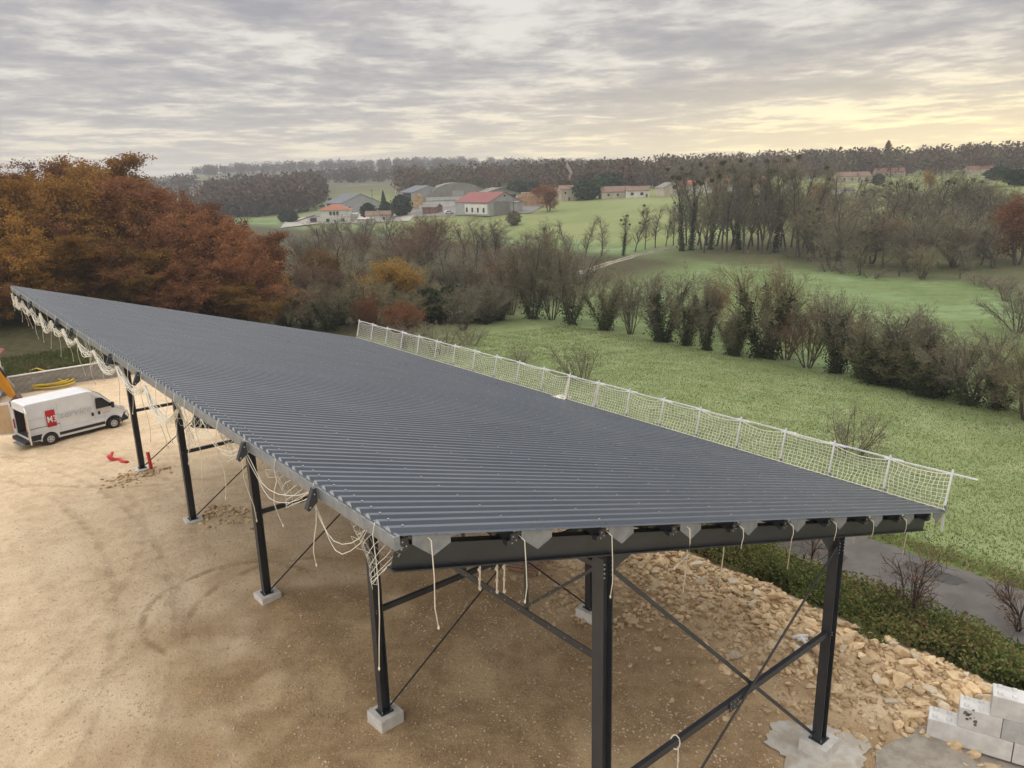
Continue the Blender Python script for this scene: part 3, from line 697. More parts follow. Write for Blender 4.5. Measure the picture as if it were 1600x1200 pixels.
def leaves(C, size, rng, flat=0.0, tint=None):
    n = len(C); a = rng.normal(size=(n, 3)); a /= np.linalg.norm(a, axis=1, keepdims=True); b = rng.normal(size=(n, 3)); b -= a * (a * b).sum(1, keepdims=True); b /= np.linalg.norm(b, axis=1, keepdims=True)
    sz = size * rng.uniform(.6, 1.3, (n, 1)); a = a * sz; b = b * sz * .62
    fold = np.cross(a, b) / np.maximum(sz, 1e-6) * .25
    Vt = np.stack([C - a, C - b + fold, C + a, C + b + fold], 1).reshape(-1, 3)
    return Vt, np.arange(n * 4).reshape(-1, 4), np.repeat(rng.random(n) if tint is None else tint, 4)
def joinm(parts):
    v_, f_, t_, o = [], [], [], 0
    for Vt, F, T in parts: v_.append(Vt); f_.append(F + o); t_.append(T); o += len(Vt)
    return np.concatenate(v_), np.concatenate(f_), np.concatenate(t_)
def clump_leaves(tips, per, sigma, size, rng, keep=1.0):
    tips = tips[rng.random(len(tips)) < keep]; ct = rng.random(len(tips)) * .5 + .5 * (np.sin(tips[:, 0] * 1.3 + 2 * np.sin(tips[:, 2])) * np.sin(tips[:, 1] * 1.5) * .5 + .5)
    C = np.repeat(tips, per, 0) + rng.normal(size=(len(tips) * per, 3)) * sigma * np.array([1, 1, .7])
    tn = np.clip(np.repeat(ct, per) * .6 + rng.random(len(C)) * .4, 0, 1)
    return leaves(C, size, rng, tint=tn)
ARCH = {}
def make_arch(key, S, wood, thick_levels, twig_mtl, seed, wmin=.008, crown_leaves=None, leaf_mtl=None, ivy=None, balls=0, ball_size=.55):
    """an archetype: dictionary of part name -> mesh"""
    rng = np.random.default_rng(seed); parts = {}
    thick = S[S[:, 8] < thick_levels]; big = thick[:, 8] < 1
    Va, Fa = tubes(thick[big], 7); Vb, Fb = tubes(thick[~big], 4) if (~big).any() else (np.zeros((0, 3)), np.zeros((0, 4), int))
    parts['trunk'] = mesh_np(key + '_trunk', np.concatenate([Va, Vb]), np.concatenate([Fa, Fb + len(Va)]), wood, smooth=True)
    fine = S[S[:, 8] >= thick_levels]
    tips = S[S[:, 8] == S[:, 8].max()][:, 3:6]
    if crown_leaves:
        lst = [clump_leaves(tips, *crown_leaves[:3], rng, *crown_leaves[3:])]
        v_, f_, t_ = joinm(lst); parts['crown'] = mesh_np(key + '_leaves', v_, f_, leaf_mtl, t_)
        if len(fine): v_, f_, t_ = ribbons(fine, rng, wmin); parts['twigs'] = mesh_np(key + '_twigs', v_, f_, twig_mtl, t_)
    else:
        v_, f_, t_ = ribbons(fine, rng, wmin); parts['crown'] = mesh_np(key + '_crown', v_, f_, twig_mtl, t_)
    if ivy:
        top, rad, nn, sz = ivy; tr = S[(S[:, 8] < 1) & (S[:, 5] < top)]
        i = rng.integers(0, len(tr), nn); f = rng.random((nn, 1)); C = tr[i, 0:3] * (1 - f) + tr[i, 3:6] * f
        lump = .6 + .6 * np.abs(np.sin(C[:, 2:3] * 1.9 + C[:, 0:1] * 2))
        C = C + rng.normal(size=C.shape) * rad * lump * np.clip(1.15 - C[:, 2:3] / (top * 1.4), .25, 1); C[:, 2] = np.abs(C[:, 2])
        v_, f_, t_ = leaves(C, sz, rng); parts['ivy'] = mesh_np(key + '_ivy', v_, f_, IVY, t_)
    if balls:
        hi = S[(S[:, 8] >= 1) & (S[:, 8] <= 2) & (S[:, 5] > S[:, 5].max() * .5)]; cc = []
        for q in rng.integers(0, len(hi), balls):
            d = rng.normal(size=(170, 3)); d /= np.linalg.norm(d, axis=1, keepdims=True); cc.append(hi[q, 3:6] + d * ball_size * rng.uniform(.6, 1.1) * rng.random((170, 1)) ** .33)
        for q, c in enumerate(cc): v_, f_, t_ = leaves(c, ball_size * .26, rng); parts['mistletoe.%d' % q] = mesh_np(key + '_mistletoe', v_, f_, MIST, t_)
    parts['_h'] = float(S[:, 5].max()); ARCH[key] = parts
def plant(name, key, loc, H, rz, label, cat='tree', group=None, wide=1.0, mtl=None):
    A = ARCH[key]; k = H / A['_h']
    e = empty(name, (loc[0], loc[1], loc[2] - .05), rz, label, cat, group); e.scale = (k * wide, k * wide, k)
    for nm, me in A.items():
        if nm[0] == '_': continue
        o = obj(nm.split('.')[0], me, e)
        if mtl and nm == 'crown':
            o.material_slots[0].link = 'OBJECT'; o.material_slots[0].material = mtl
    return e
# archetypes
for q in range(3):
    S = skeleton(20 + q, 4, 1, 13.0, .42, (15, 8, 5), (62, 48, 45), (.62, .5, .5), (.02, .06, .05, .0), first=.13, jit=.13, shrink=.75)
    make_arch('oak%d' % q, S, BARK, 3, TWIG, q, .014, (28, .36, .135), OAKL)
for q in range(2):
    S = skeleton(30 + q, 4, 3, 7.0, .12, (9, 6, 4), (42, 42, 40), (.55, .5, .5), (.02, .05, .05, .0), first=.2, spread=.35)
    make_arch('leafy%d' % q, S, BARK, 3, TWIG, 40 + q, .009, (7, .30, .10, .8), YEL)
for q in range(4):
    S = skeleton(50 + q, 5, 6, 6.4, .085, (9, 6, 4, 4), (30, 34, 36, 34), (.52, .52, .55, .6), (.02, .07, .06, .04, .02), first=.22, spread=.42, nseg=(6, 4, 3, 2, 1), jit=.09)
    make_arch('hedge%d' % q, S, BARK, 2, TWIG, 60 + q, .0095, ivy=(5.0, .34, 4200, .10) if q in (1, 2) else ((2.4, .3, 800, .10) if q == 3 else None))
S = skeleton(66, 5, 6, 5.2, .07, (8, 6, 4, 3), (32, 34, 36, 34), (.5, .52, .55, .6), (.02, .07, .06, .04, .02), first=.15, spread=.5, root=.06, nseg=(6, 4, 3, 2, 1), jit=.1)
make_arch('ivybush', S, BARK, 2, TWIG_O, 67, .009, ivy=(4.6, .55, 8000, .095))
for q in range(3):
    S = skeleton(70 + q, 5, 1, 17.5, .22, (26, 6, 5, 3), (38, 40, 38, 36), (.26, .5, .55, .6), (.01, .12, .07, .05, .02), first=.22, nseg=(10, 4, 3, 2, 1), jit=.06, shrink=.5)
    make_arch('tall%d' % q, S, BARK_G, 2, TWIG, 80 + q, .013, ivy=(12, .38, 2200, .15) if q == 0 else None, balls=(6, 3, 0)[q])
for q in range(2):
    S = skeleton(90 + q, 5, 1 + q, 9.5, .20, (11, 6, 4, 4), (50, 45, 42, 40), (.55, .52, .5, .55), (.02, .06, .05, .03, .0), first=.25, nseg=(7, 5, 3, 2, 1), jit=.12, spread=.3)
    make_arch('round%d' % q, S, BARK, 2, TWIG, 95 + q, .012, balls=(0, 4)[q], ball_size=.42)
for q in range(2):
    S = skeleton(110 + q, 4, 9, 1.9, .022, (6, 4, 4), (38, 40, 40), (.5, .55, .6), (.02, .05, .04, .02), first=.15, spread=.75, nseg=(5, 3, 2, 1), jit=.12)
    make_arch('shrub%d' % q, S, BARK, 1, TWIG, 115 + q, .006)
for q in range(2):
    S = skeleton(130 + q, 4, 3, 2.2, .045, (8, 5, 3), (40, 42, 40), (.55, .5, .5), (.0, .04, .04, .02), first=.25, root=0.0, spread=.45, nseg=(6, 4, 3, 1), jit=.14)
    make_arch('sapling%d' % q, S, mat('sapling_bark', (0.07, 0.05, 0.042), .9), 3, TWIG_R, 135 + q, .010)
# evergreens
rng = np.random.default_rng(3)
def evergreen(key, H, rad, cone, n, size):
    f = rng.random(n); z = H * (.06 + .94 * f); prof_ = (1 - f) ** .8 if cone else np.sqrt(np.clip(1 - (2 * f - .95) ** 2, 0.03, 1))
    a = rng.random(n) * 6.283; wob = 1 + .22 * np.sin(a * 5 + z * 2.1) + .15 * np.sin(z * 5)
    rr_ = rad * prof_ * wob * rng.random(n) ** .4; C = np.stack([rr_ * np.cos(a), rr_ * np.sin(a), z], 1)
    v_, f_, t_ = leaves(C, size, rng); S = np.array([[0, 0, -.2, 0, 0, H * .8, .2, .08, 0]])
    Vt, F = tubes(S, 6); ARCH[key] = {'trunk': mesh_np(key + '_trunk', Vt, F, BARK), 'crown': mesh_np(key + '_crown', v_, f_, EVER, t_), '_h': H}
evergreen('conifer', 10, 2.6, True, 2600, .42); evergreen('bushball', 7, 4.2, False, 3000, .5); evergreen('poplar', 12, 1.5, False, 1500, .36)

PLN = 0
def spin():
    global PLN; PLN += 1; return (PLN * 2.399) % 6.283
# the oak wood behind the yard
oaks = [(418, 84, 13.2, 0, OAKL), (362, 79, 14.6, 1, OAKL), (300, 84, 16.6, 2, OAKL), (238, 80, 15.6, 0, OAKL), (176, 84, 16.8, 1, OAKG), (112, 78, 15.8, 2, OAKY), (52, 82, 16.2, 0, OAKY), (-8, 77, 15.6, 1, OAKY), (-70, 82, 17.0, 2, OAKG),
        (345, 96, 16.8, 0, OAKL), (278, 99, 18.4, 1, OAKL), (210, 97, 18.0, 2, OAKL), (140, 99, 19.0, 0, OAKG), (75, 97, 18.0, 1, OAKL), (5, 98, 18.2, 2, OAKY), (-80, 100, 18, 0, OAKL), (395, 100, 14.2, 2, OAKL),
        (30, 71, 9.5, 2, OAKY), (95, 72.5, 9.0, 0, OAKY), (160, 73, 8.6, 1, OAKG), (215, 73, 8.0, 2, OAKL), (280, 73.5, 8.2, 0, OAKG), (345, 73, 8.0, 1, OAKL), (-40, 70, 9.5, 1, OAKG), (405, 75.5, 7.5, 0, OAKG), (-5, 67, 7.0, 0, OAKL), (62, 69, 6.0, 1, OAKG), (190, 110, 20.2, 1, OAKL), (262, 112, 19.6, 0, OAKL), (105, 112, 19.5, 2, OAKL)]
oaks.sort(key=lambda a: a[0])
for i, (px, Y, H, q, mt) in enumerate(oaks):
    colr = {'oak_leaves_rust': 'rust brown', 'oak_leaves_ochre': 'ochre yellow', 'oak_leaves_turning': 'olive brown'}[mt.name]
    plant('oak_tree', 'oak%d' % q, AT(px - 26 * (px > 330) - 8 * (px > 200), Y), H * .82, spin(), '%s autumn oak in the wood behind the yard, %s from the left' % (colr, nth(i)), 'tree', 'oaks of the wood', 1.08 if H > 11 else 1.45, mt)
# thicket between the wood and the pasture
rg = random.Random(21); th = []
for row, (n, y0, top0, x0, x1) in enumerate(((13, 512, 432, 440, 800), (13, 470, 398, 445, 830), (13, 436, 368, 470, 850), (11, 408, 348, 480, 840), (9, 388, 336, 500, 760))):
    for k in range(n):
        px = x0 + (x1 - x0) * (k + rg.uniform(.15, .85)) / n; th.append((px, y0 + rg.uniform(-8, 8) - (px - 640) * .03, top0 + rg.uniform(-14, 16), row))
th.sort()
for i, (px, py, top, row) in enumerate(th):
    p = G(px, py); H = (py - top) * PR(p)[2] / FPX * 1.03
    r = rg.random(); mt, word = (TWIG, 'brown') if r < .28 else ((TWIG_O, 'olive') if r < .6 else (TWIG_R, 'reddish'))
    key = 'hedge%d' % rg.choice((0, 0, 3, 1)) if row < 2 else rg.choice(('hedge0', 'round0', 'hedge3', 'round0'))
    plant('thicket_tree', key, p, H, spin(), 'bare %s-twigged tree in the thicket beside the wood, %s from the left' % (word, nth(i)), 'tree', 'bare trees of the thicket', rg.uniform(1.2, 1.55), mt)
for (px, py, top, key, wd, mt, lab) in ((606, 500, 402, 'leafy0', 1.15, YEL, 'small tree with golden yellow leaves in the middle of the thicket'), (450, 512, 392, 'leafy1', 1.0, OAKY, 'yellow-leaved tree at the right edge of the oak wood'), (505, 470, 385, 'leafy0', .9, OAKG, 'olive-leaved tree in the thicket right of the oaks'),
        (575, 524, 452, 'leafy1', .8, OAKL, 'rust-leaved slim tree in front of the thicket'), (640, 530, 470, 'leafy0', 1.3, OAKL, 'low brown-leaved shrub tree behind the far end of the net fence'), (768, 470, 400, 'leafy1', .9, OAKL, 'small red-leaved tree at the right end of the thicket'), (1262, 575, 455, 'hedge0', 1.0, TWIG_R, 'brown-leaved hedge tree right of the large ivy tree'), (1110, 520, 430, 'leafy1', .7, OAKL, 'orange-leaved small tree behind the ivy column of the hedge'),
        (1588, 415, 300, 'leafy0', 1.0, OAKL, 'rust-leaved tree at the far right edge above the green field'), (1408, 395, 330, 'leafy1', 1.0, OAKL, 'orange-leaved small tree in the right wood'), (1272, 345, 285, 'leafy0', .8, YEL, 'yellow-leaved tree behind the tall bare row'), (1455, 300, 262, 'leafy1', .8, YEL, 'yellow-topped tree by the red farm roof'), (858, 330, 287, 'leafy0', 1.2, OAKL, 'rust-leaved tree beside the timber stacks')):
    p = G(px, py); H = (py - top) * PR(p)[2] / FPX
    plant('leafy_tree', key, p, H, spin(), lab, 'tree', None, wd, mt)
for i, (px, py, top) in enumerate(((672, 505, 452), (712, 502, 446), (752, 500, 450))):
    p = G(px, py); plant('evergreen_bush', 'bushball', p, (py - top) * PR(p)[2] / FPX, spin(), 'dark evergreen bush at the foot of the thicket, %s from the left' % nth(i), 'bush', 'evergreen bushes by the thicket', 1.0, IVY)
# hedge row across the pasture
hed = [(798, 492, 385, 0, 1.0), (832, 498, 372, 3, .9), (862, 500, 380, 0, .9), (893, 506, 388, 3, .9), (945, 516, 408, 1, 1.05), (985, 522, 432, 0, .9), (1036, 534, 412, 2, 1.1), (1072, 540, 440, 1, .8), (1103, 547, 432, 2, .6), (1143, 552, 470, 1, .9), (1192, 558, 420, 2, 1.05), (1228, 562, 440, 0, 1.1), (1306, 582, 462, 2, .9), (1345, 590, 480, 1, 1.0), (1385, 600, 474, 3, 1.2), (1425, 606, 488, 2, 1.2), (1468, 616, 512, 1, 1.3), (1515, 632, 520, 3, 1.4), (1560, 640, 540, 1, 1.3), (1605, 655, 520, 0, 1.3)]
for i, (px, py, top, q, wd) in enumerate(hed):
    p = G(px, py); H = (py - top) * PR(p)[2] / FPX * (1.12 + .16 * math.sin(i * 2.7))
    plant('hedge_tree', 'hedge%d' % q, p, H, spin(), '%s in the pasture hedge row, %s from the left' % ('bare tree with ivy-covered base' if q in (1, 2) else 'bare bushy tree', nth(i)), 'tree', 'trees of the field hedge', wd * .98, (TWIG, TWIG_O, TWIG)[i % 3])
for i, (px, py, top, wd) in enumerate(((1146, 555, 480, .75), (1370, 600, 512, 1.1), (1448, 618, 530, 1.2), (1410, 606, 510, 1.1))):
    p = G(px, py); plant('hedge_bush', 'ivybush', p, (py - top) * PR(p)[2] / FPX, spin(), 'dark ivy-green bush in the pasture hedge row, %s from the left' % nth(i), 'bush', 'dark bushes of the field hedge', wd)
# slim trees along the track, then the tall row with mistletoe
slim = [(868, 412, 338, 'round1'), (893, 410, 342, 'tall2'), (915, 404, 338, 'tall2'), (940, 402, 336, 'tall2'), (974, 399, 334, 'tall0'), (992, 394, 322, 'tall2'), (1008, 390, 320, 'tall1'), (1024, 387, 318, 'tall2'), (1040, 385, 322, 'tall2'), (1052, 384, 316, 'tall1'), (845, 418, 350, 'round0'), (820, 425, 362, 'round1')]
for i, (px, py, top, key) in enumerate(sorted(slim)):
    p = G(px, py); plant('slim_tree', key, p, (py - top) * PR(p)[2] / FPX, spin(), 'slim bare tree by the gravel track, %s from the left' % nth(i), 'tree', 'slim trees along the track', 1.25 if key[0] == 't' else 1.3, (TWIG_O, TWIG)[i % 2])
tall = [(1066, 392, 258, 'tall0'), (1080, 391, 252, 'tall0'), (1096, 390, 262, 'tall2'), (1110, 390, 250, 'tall0'), (1128, 389, 256, 'tall1'), (1142, 389, 250, 'tall2'), (1154, 390, 246, 'tall0'), (1168, 390, 258, 'tall2'), (1184, 391, 252, 'tall1'), (1198, 391, 256, 'tall2'), (1212, 394, 246, 'tall0'), (1228, 393, 252, 'tall2'), (1244, 396, 246, 'tall1'), (1262, 398, 254, 'tall2'), (1120, 384, 250, 'tall2'), (1176, 385, 250, 'tall2'), (1220, 386, 250, 'tall1'), (1204, 398, 262, 'tall2'), (1136, 394, 258, 'tall2'), (1090, 383, 258, 'tall2'), (1104, 384, 262, 'tall1'), (1148, 383, 254, 'tall2'), (1162, 384, 258, 'tall1'), (1192, 383, 256, 'tall2'), (1236, 386, 252, 'tall2'), (1254, 388, 258, 'tall2'), (1276, 392, 262, 'tall1'), (1290, 390, 266, 'tall2'), (1072, 384, 268, 'tall2'), (1100, 396, 276, 'tall2'), (1160, 396, 268, 'tall2'), (1188, 397, 272, 'tall2'), (1250, 402, 270, 'tall2')]
for i, (px, py, top, key) in enumerate(sorted(tall)):
    p = G(px, py); plant('tall_tree', key, p, (py - top) * PR(p)[2] / FPX, spin(), 'tall bare tree in the row beyond the green field, %s from the left' % nth(i), 'tree', 'tall row beyond the green field', 1.1, (TWIG, TWIG_O)[i % 2])
wood = [(1285, 402, 300), (1316, 420, 292), (1338, 408, 305), (1362, 412, 318), (1380, 422, 330), (1402, 404, 322), (1421, 425, 335), (1448, 415, 330), (1466, 420, 340), (1490, 418, 332), (1512, 424, 340), (1532, 415, 335), (1555, 420, 345), (1330, 345, 262), (1395, 347, 266), (1415, 348, 262), (1452, 349, 262), (1466, 350, 258), (1490, 348, 260), (1505, 349, 264), (1528, 352, 268), (1362, 350, 282), (1550, 380, 300), (1575, 352, 285), (1298, 360, 268), (1438, 352, 266), (1345, 372, 292), (1310, 380, 285), (1475, 386, 335), (1405, 432, 375), (1345, 430, 370), (1440, 436, 372), (1500, 436, 372)]
for k in range(30):
    q = 1262 + 310 * (k + rg.random()) / 30; y_ = rg.choice((352, 366, 384, 402, 416)) + rg.uniform(-5, 5); wood.append((q, y_, y_ - rg.uniform(66, 92)))
for i, (px, py, top) in enumerate(sorted(wood)):
    p = G(px, py); plant('bare_tree', rg.choice(('round0', 'round1', 'round0', 'hedge0')), p, (py - top) * PR(p)[2] / FPX, spin(), 'bare spreading tree in the right-hand wood beyond the green field, %s from the left' % nth(i), 'tree', 'bare trees of the right wood', rg.uniform(1.1, 1.5), rg.choice((TWIG, TWIG_O, TWIG)))
for i, (px, py, top, wd) in enumerate(((1295, 424, 398, 1.8), (1322, 428, 408, 2.0), (1362, 434, 412, 2.2), (1530, 446, 420, 2.0), (1560, 452, 425, 2.0), (1240, 402, 380, 2.0), (1270, 408, 388, 2.0), (1590, 520, 432, 1.4), (1570, 470, 430, 1.8))):
    p = G(px, py); plant('field_bush', 'shrub%d' % (i % 2) if py < 460 else 'hedge0', p, (py - top) * PR(p)[2] / FPX, spin(), 'bare bush on the far edge of the green field, %s in the row' % nth(i), 'bush', 'bushes on the green field edge', wd, TWIG)
# single bushes on the near pasture
for (px, py, top, wd, lab) in ((905, 592, 528, 1.1, 'leafless bush standing alone on the pasture behind the net fence'), (1330, 708, 622, 1.0, 'leafless bush on the pasture behind the right part of the net fence'), (690, 552, 490, 1.4, 'leafless bush behind the far third of the net fence'), (640, 545, 488, 1.3, 'leafless bush behind the far end of the net fence'), (810, 566, 535, 1.2, 'small leafless bush behind the overlap of the nets'), (735, 540, 500, 1.2, 'leafless bush at the pasture corner near the thicket')):
    p = G(px, py); plant('pasture_bush', 'shrub0' if py > 560 else 'shrub1', p, (py - top) * PR(p)[2] / FPX, spin(), lab, 'bush', None, wd, TWIG)

# far woods: two masses of many small trees, one behind the village and one on the far hills
def far_wood(name, polys, n, hmin, hmax, mtl, seed, label, m_=150, lf=.062):
    rng = np.random.default_rng(seed); parts = []
    cnt = 0
    tot = sum(p[4] for p in polys)
    for (x0, x1, Y0, Y1, wt) in polys:
        for k in range(int(n * wt / tot)):
            Y = rng.uniform(Y0, Y1); px = rng.uniform(x0, x1); x = (px - 800) / FPX * Y; z = hz(x, Y); H = rng.uniform(hmin, hmax)
            c = rng.normal(size=(m_, 3)); c /= np.linalg.norm(c, axis=1, keepdims=True); c *= rng.random((m_, 1)) ** .4
            C = np.array([x, Y, z + H * .5]) + c * np.array([H * .46, H * .46, H * .5]); kk = min(1.0, Y / 600)
            parts.append(leaves(C, H * lf, rng, tint=np.clip(rng.random() * .7 + rng.random(m_) * .3, 0, 1)))
            tr = np.array([[x, Y, z - .5, x, Y, z + H * .7, H * .018, H * .006, 0]]); Vt, F = tubes(tr, 4); parts.append((Vt, F, np.full(len(Vt), .1)))
    v_, f_, t_ = joinm(parts); o = obj(name, mesh_np(name, v_, f_, mtl, t_)); return tag(o, label, 'woodland', kind='stuff')
FARW = leaf_mat('far_twigs', [(0.10, 0.072, 0.05), (0.125, 0.092, 0.062), (0.14, 0.085, 0.055), (0.10, 0.098, 0.058), (0.16, 0.125, 0.08)], 0.0)
far_wood('woodland', [(640, 880, 470, 570, 2.0), (860, 1060, 400, 520, 2.0), (1040, 1300, 440, 640, 2.4), (1280, 1640, 430, 620, 3.0), (1640, 1800, 400, 600, 1)], 760, 9, 17, FARW, 5, 'brown leafless woodland along the skyline behind the village')
far_wood('hill_woodland', [(330, 1000, 1150, 1750, 5), (340, 520, 430, 620, 2.4), (0, 330, 500, 900, 1), (500, 760, 760, 900, .6)], 1500, 8, 17, FARW, 6, 'hazy woodland on the far hills at the left of the village', 90, .085)
# ------------------------------------------------------------------ village and saw mill beyond the third field
RENDER_W = mat('render_white', (0.74, 0.72, 0.68), 0.9, (0.64, 0.62, 0.58), .4); RENDER_B = mat('render_beige', (0.56, 0.49, 0.40), 0.9, (0.47, 0.41, 0.33), .4)
SHEETG = mat('grey_cladding', (0.40, 0.40, 0.39), 0.7, (0.33, 0.33, 0.33), .5); SHEETD = mat('weathered_cladding', (0.27, 0.26, 0.24), 0.8, (0.21, 0.20, 0.19), .3)
BLUER = mat('slate_blue_roof', (0.075, 0.088, 0.11), 0.6, (0.10, 0.11, 0.13), .4); TILE_O = mat('orange_tiles', (0.42, 0.165, 0.10), 0.85, (0.33, 0.13, 0.08), .8)
TILE_B = mat('brown_tiles', (0.27, 0.17, 0.125), 0.9, (0.20, 0.135, 0.10), .6); RED_R = mat('red_sheet_roof', (0.27, 0.075, 0.070), 0.7, (0.22, 0.07, 0.065), .4)
FIBRE = mat('fibre_cement_roof', (0.25, 0.24, 0.22), 0.9, (0.19, 0.185, 0.17), .4); BRICKR = mat('brick_red', (0.25, 0.11, 0.08), 0.9, (0.19, 0.085, 0.065), 1)
GLASS_D = mat('dark_window', (0.03, 0.034, 0.04), 0.2); WOOD_L = mat('fresh_sawn_timber', (0.55, 0.37, 0.21), 0.85, (0.42, 0.27, 0.15), 1.2, vary=.12); TAR = mat('yard_tarmac', (0.20, 0.19, 0.18), .9)
RED_T = mat('dull_red_tiles', (0.30, 0.14, 0.10), .9, (0.24, 0.115, 0.085), .5); SHUT = mat('shutter_paint', (0.16, 0.10, 0.08), .8)
def gable(name, px, py, w_, d_, h_, rh, yaw, wallm, roofm, label, ridge='x', hip=False, win=(), door=None, cat='building', over=.35, band=None):
    p = G(px, py); e = empty(name, (p[0], p[1], p[2] - .3), yaw, label, cat); e.scale = (.84 if px < 1250 else .62,) * 3
    W2, D2 = w_ / 2, d_ / 2; m = MB()
    if ridge == 'x': pts = [(-W2, -D2, 0), (-W2, -D2, h_), (-W2, 0, h_ + (0 if hip else rh)), (-W2, D2, h_), (-W2, D2, 0)]; m.prism(pts, (w_, 0, 0))
    else: pts = [(-W2, -D2, 0), (W2, -D2, 0), (W2, -D2, h_), (0, -D2, h_ + (0 if hip else rh)), (-W2, -D2, h_)]; m.prism(pts, (0, d_, 0))
    m.build('wall', wallm, e)
    r = MB(); o = over; th_ = .18
    if hip:
        q = max(0.0, (W2 - D2) * .8); E_ = [(-W2 - o, -D2 - o, h_ - .05), (W2 + o, -D2 - o, h_ - .05), (W2 + o, D2 + o, h_ - .05), (-W2 - o, D2 + o, h_ - .05), (-q, 0, h_ + rh), (q, 0, h_ + rh)]
        r.add(E_, [(0, 1, 5, 4), (1, 2, 5), (2, 3, 4, 5), (3, 0, 4), (3, 2, 1, 0)])
    elif ridge == 'x':
        for sg in (-1, 1): k = rh / D2; r.prism([(-W2 - o, sg * (D2 + o), h_ - k * o + .03), (-W2 - o, 0, h_ + rh + .03), (-W2 - o, 0, h_ + rh + .03 + th_), (-W2 - o, sg * (D2 + o), h_ - k * o + .03 + th_)], (w_ + 2 * o, 0, 0))
    else:
        for sg in (-1, 1): k = rh / W2; r.prism([(sg * (W2 + o), -D2 - o, h_ - k * o + .03), (0, -D2 - o, h_ + rh + .03), (0, -D2 - o, h_ + rh + .03 + th_), (sg * (W2 + o), -D2 - o, h_ - k * o + .03 + th_)], (0, d_ + 2 * o, 0))
    r.build('roof', roofm, e)
    for (x, z, ww, hh) in win:
        f = MB().box((x, -D2 - .03, z), (ww + .2, .08, hh + .2)).build('window', RENDER_W if wallm is not RENDER_W else SHUT, e)
        MB().box((x, -D2 - .08, z), (ww, .05, hh)).build('pane', GLASS_D, f)
    if door: MB().box((door[0], -D2 - .04, door[2] / 2), (door[1], .1, door[2])).build('door', door[3] if len(door) > 3 else SHUT, e)
    return e
gable('house', 526, 348, 16, 12, 7.4, 3.0, .12, RENDER_W, TILE_O, 'white two-storey house with orange hipped roof left of the saw mill', hip=True, over=.7, win=((-2.2, 5.6, 1.1, 1.8), (-.4, 5.6, 1.1, 1.8), (1.4, 5.6, 1.1, 1.8), (-4, 2, 1.6, 1.6), (4, 2, 1.6, 1.6)), door=(0, 1.0, 2.1))
gable('house_annex', 553, 344, 5.0, 6, 3.8, .3, .12, RENDER_W, RENDER_W, 'low white flat-roofed annex beside the orange-roofed house')
hl = gable('farm_hall', 552, 332, 25, 24, 6.2, 5.0, .62, SHEETG, BLUER, 'grey gabled hall with dark blue roof behind the orange-roofed house', ridge='y', door=(-9, 4, 4.2, GLASS_D))
MB().box((-12.6, 0, 3.2), (.2, 18, 5.2)).build('glazed_side', GLASS_D, hl)
hl = gable('workshop_hall', 661, 313, 24, 22, 5.6, 4.0, .55, SHEETG, BLUER, 'pale grey workshop hall with slate roof at the back of the saw mill', ridge='y', win=((-9, 3, 3, 3),))
MB().box((-12.1, -2, 3.2), (.2, 12, 4.2)).build('glazed_side', GLASS_D, hl)
# long arched hall
p = G(716, 312); e = empty('arched_hall', p - np.array([0, 0, .3]), .15, 'long grey arched hall behind the red-roofed hall', 'building'); n = 14
arc = [(-15 * math.cos(math.pi * k / n), 0, 9.2 * math.sin(math.pi * k / n) ** .8) for k in range(n + 1)]
MB().prism(arc, (0, .4, 0)).build('end_wall', SHEETD, e); MB().add([(x, y, z) for y in (.3, 34) for x, _, z in arc], [(k, k + 1, n + 2 + k, n + 1 + k) for k in range(n)]).build('roof', FIBRE, e); MB().box((0, -.1, 2.5), (6, .2, 5)).build('door', SHEETG, e)
e = gable('mill_hall', 762, 334, 19, 30, 6.2, 4.6, .62, SHEETG, RED_R, 'saw mill hall with wine-red roof and big grey gable', ridge='y', win=((0, 9.2, 1.3, 1.0),))
MB().box((.8, -15.1, 3.3), (14, .25, 6.6)).build('door', SHEETD, e)
m = MB(); m.box((-9.6, -4, 3), (.2, 20, 4.6)); m.build('side_cladding', RENDER_W, e)
for k in range(4): MB().box((-9.75, -11 + k * 5, 2.6), (.15, 1.4, 2.2)).build('window', GLASS_D, e)
gable('store_shed', 799, 332, 9, 9, 5.4, .35, -.3, SHEETG, SHEETG, 'pale grey box-shaped shed at the right end of the mill hall')
hl = gable('timber_shed', 775, 316, 24, 16, 5.0, 3.4, .35, SHEETD, FIBRE, 'open timber shed with grey fibre roof behind the mill hall', ridge='y', door=(4, 11, 4.6, GLASS_D))
gable('brick_office', 676, 333, 8.5, 7, 3.6, 1.6, -.4, BRICKR, FIBRE, 'small red brick office left of the red-roofed hall', win=((-2, 2, 1.0, 1.1), (2, 2, 1, 1.1)), door=(0, 1.0, 2.1))
gable('house', 886, 313, 9, 8, 6.2, 1.9, .2, RENDER_B, TILE_B, 'beige house with smoking chimney right of the timber stacks', win=((-2, 4.4, 1, 1.2), (2, 4.4, 1, 1.2)), door=(0, 1, 2.1))
gable('long_house', 962, 309, 17, 9, 3.6, 2.6, .1, RENDER_B, TILE_B, 'long low beige house with brown tiled roof at the field top', win=((-5, 2, 1.2, 1.2), (0, 2, 1.2, 1.2), (5, 2, 1.2, 1.2)))
gable('house', 996, 308, 12, 8, 3.8, 2.0, -.1, RENDER_W, TILE_B, 'white bungalow right of the long beige house', win=((-3, 2.1, 1.4, 1.2), (2, 2.1, 1.4, 1.2)), door=(4.5, 1, 2.1))
gable('barn', 1045, 306, 11, 9, 4.5, 2.5, .3, RENDER_B, FIBRE, 'beige barn with grey roof left of the tall row of trees', ridge='y')
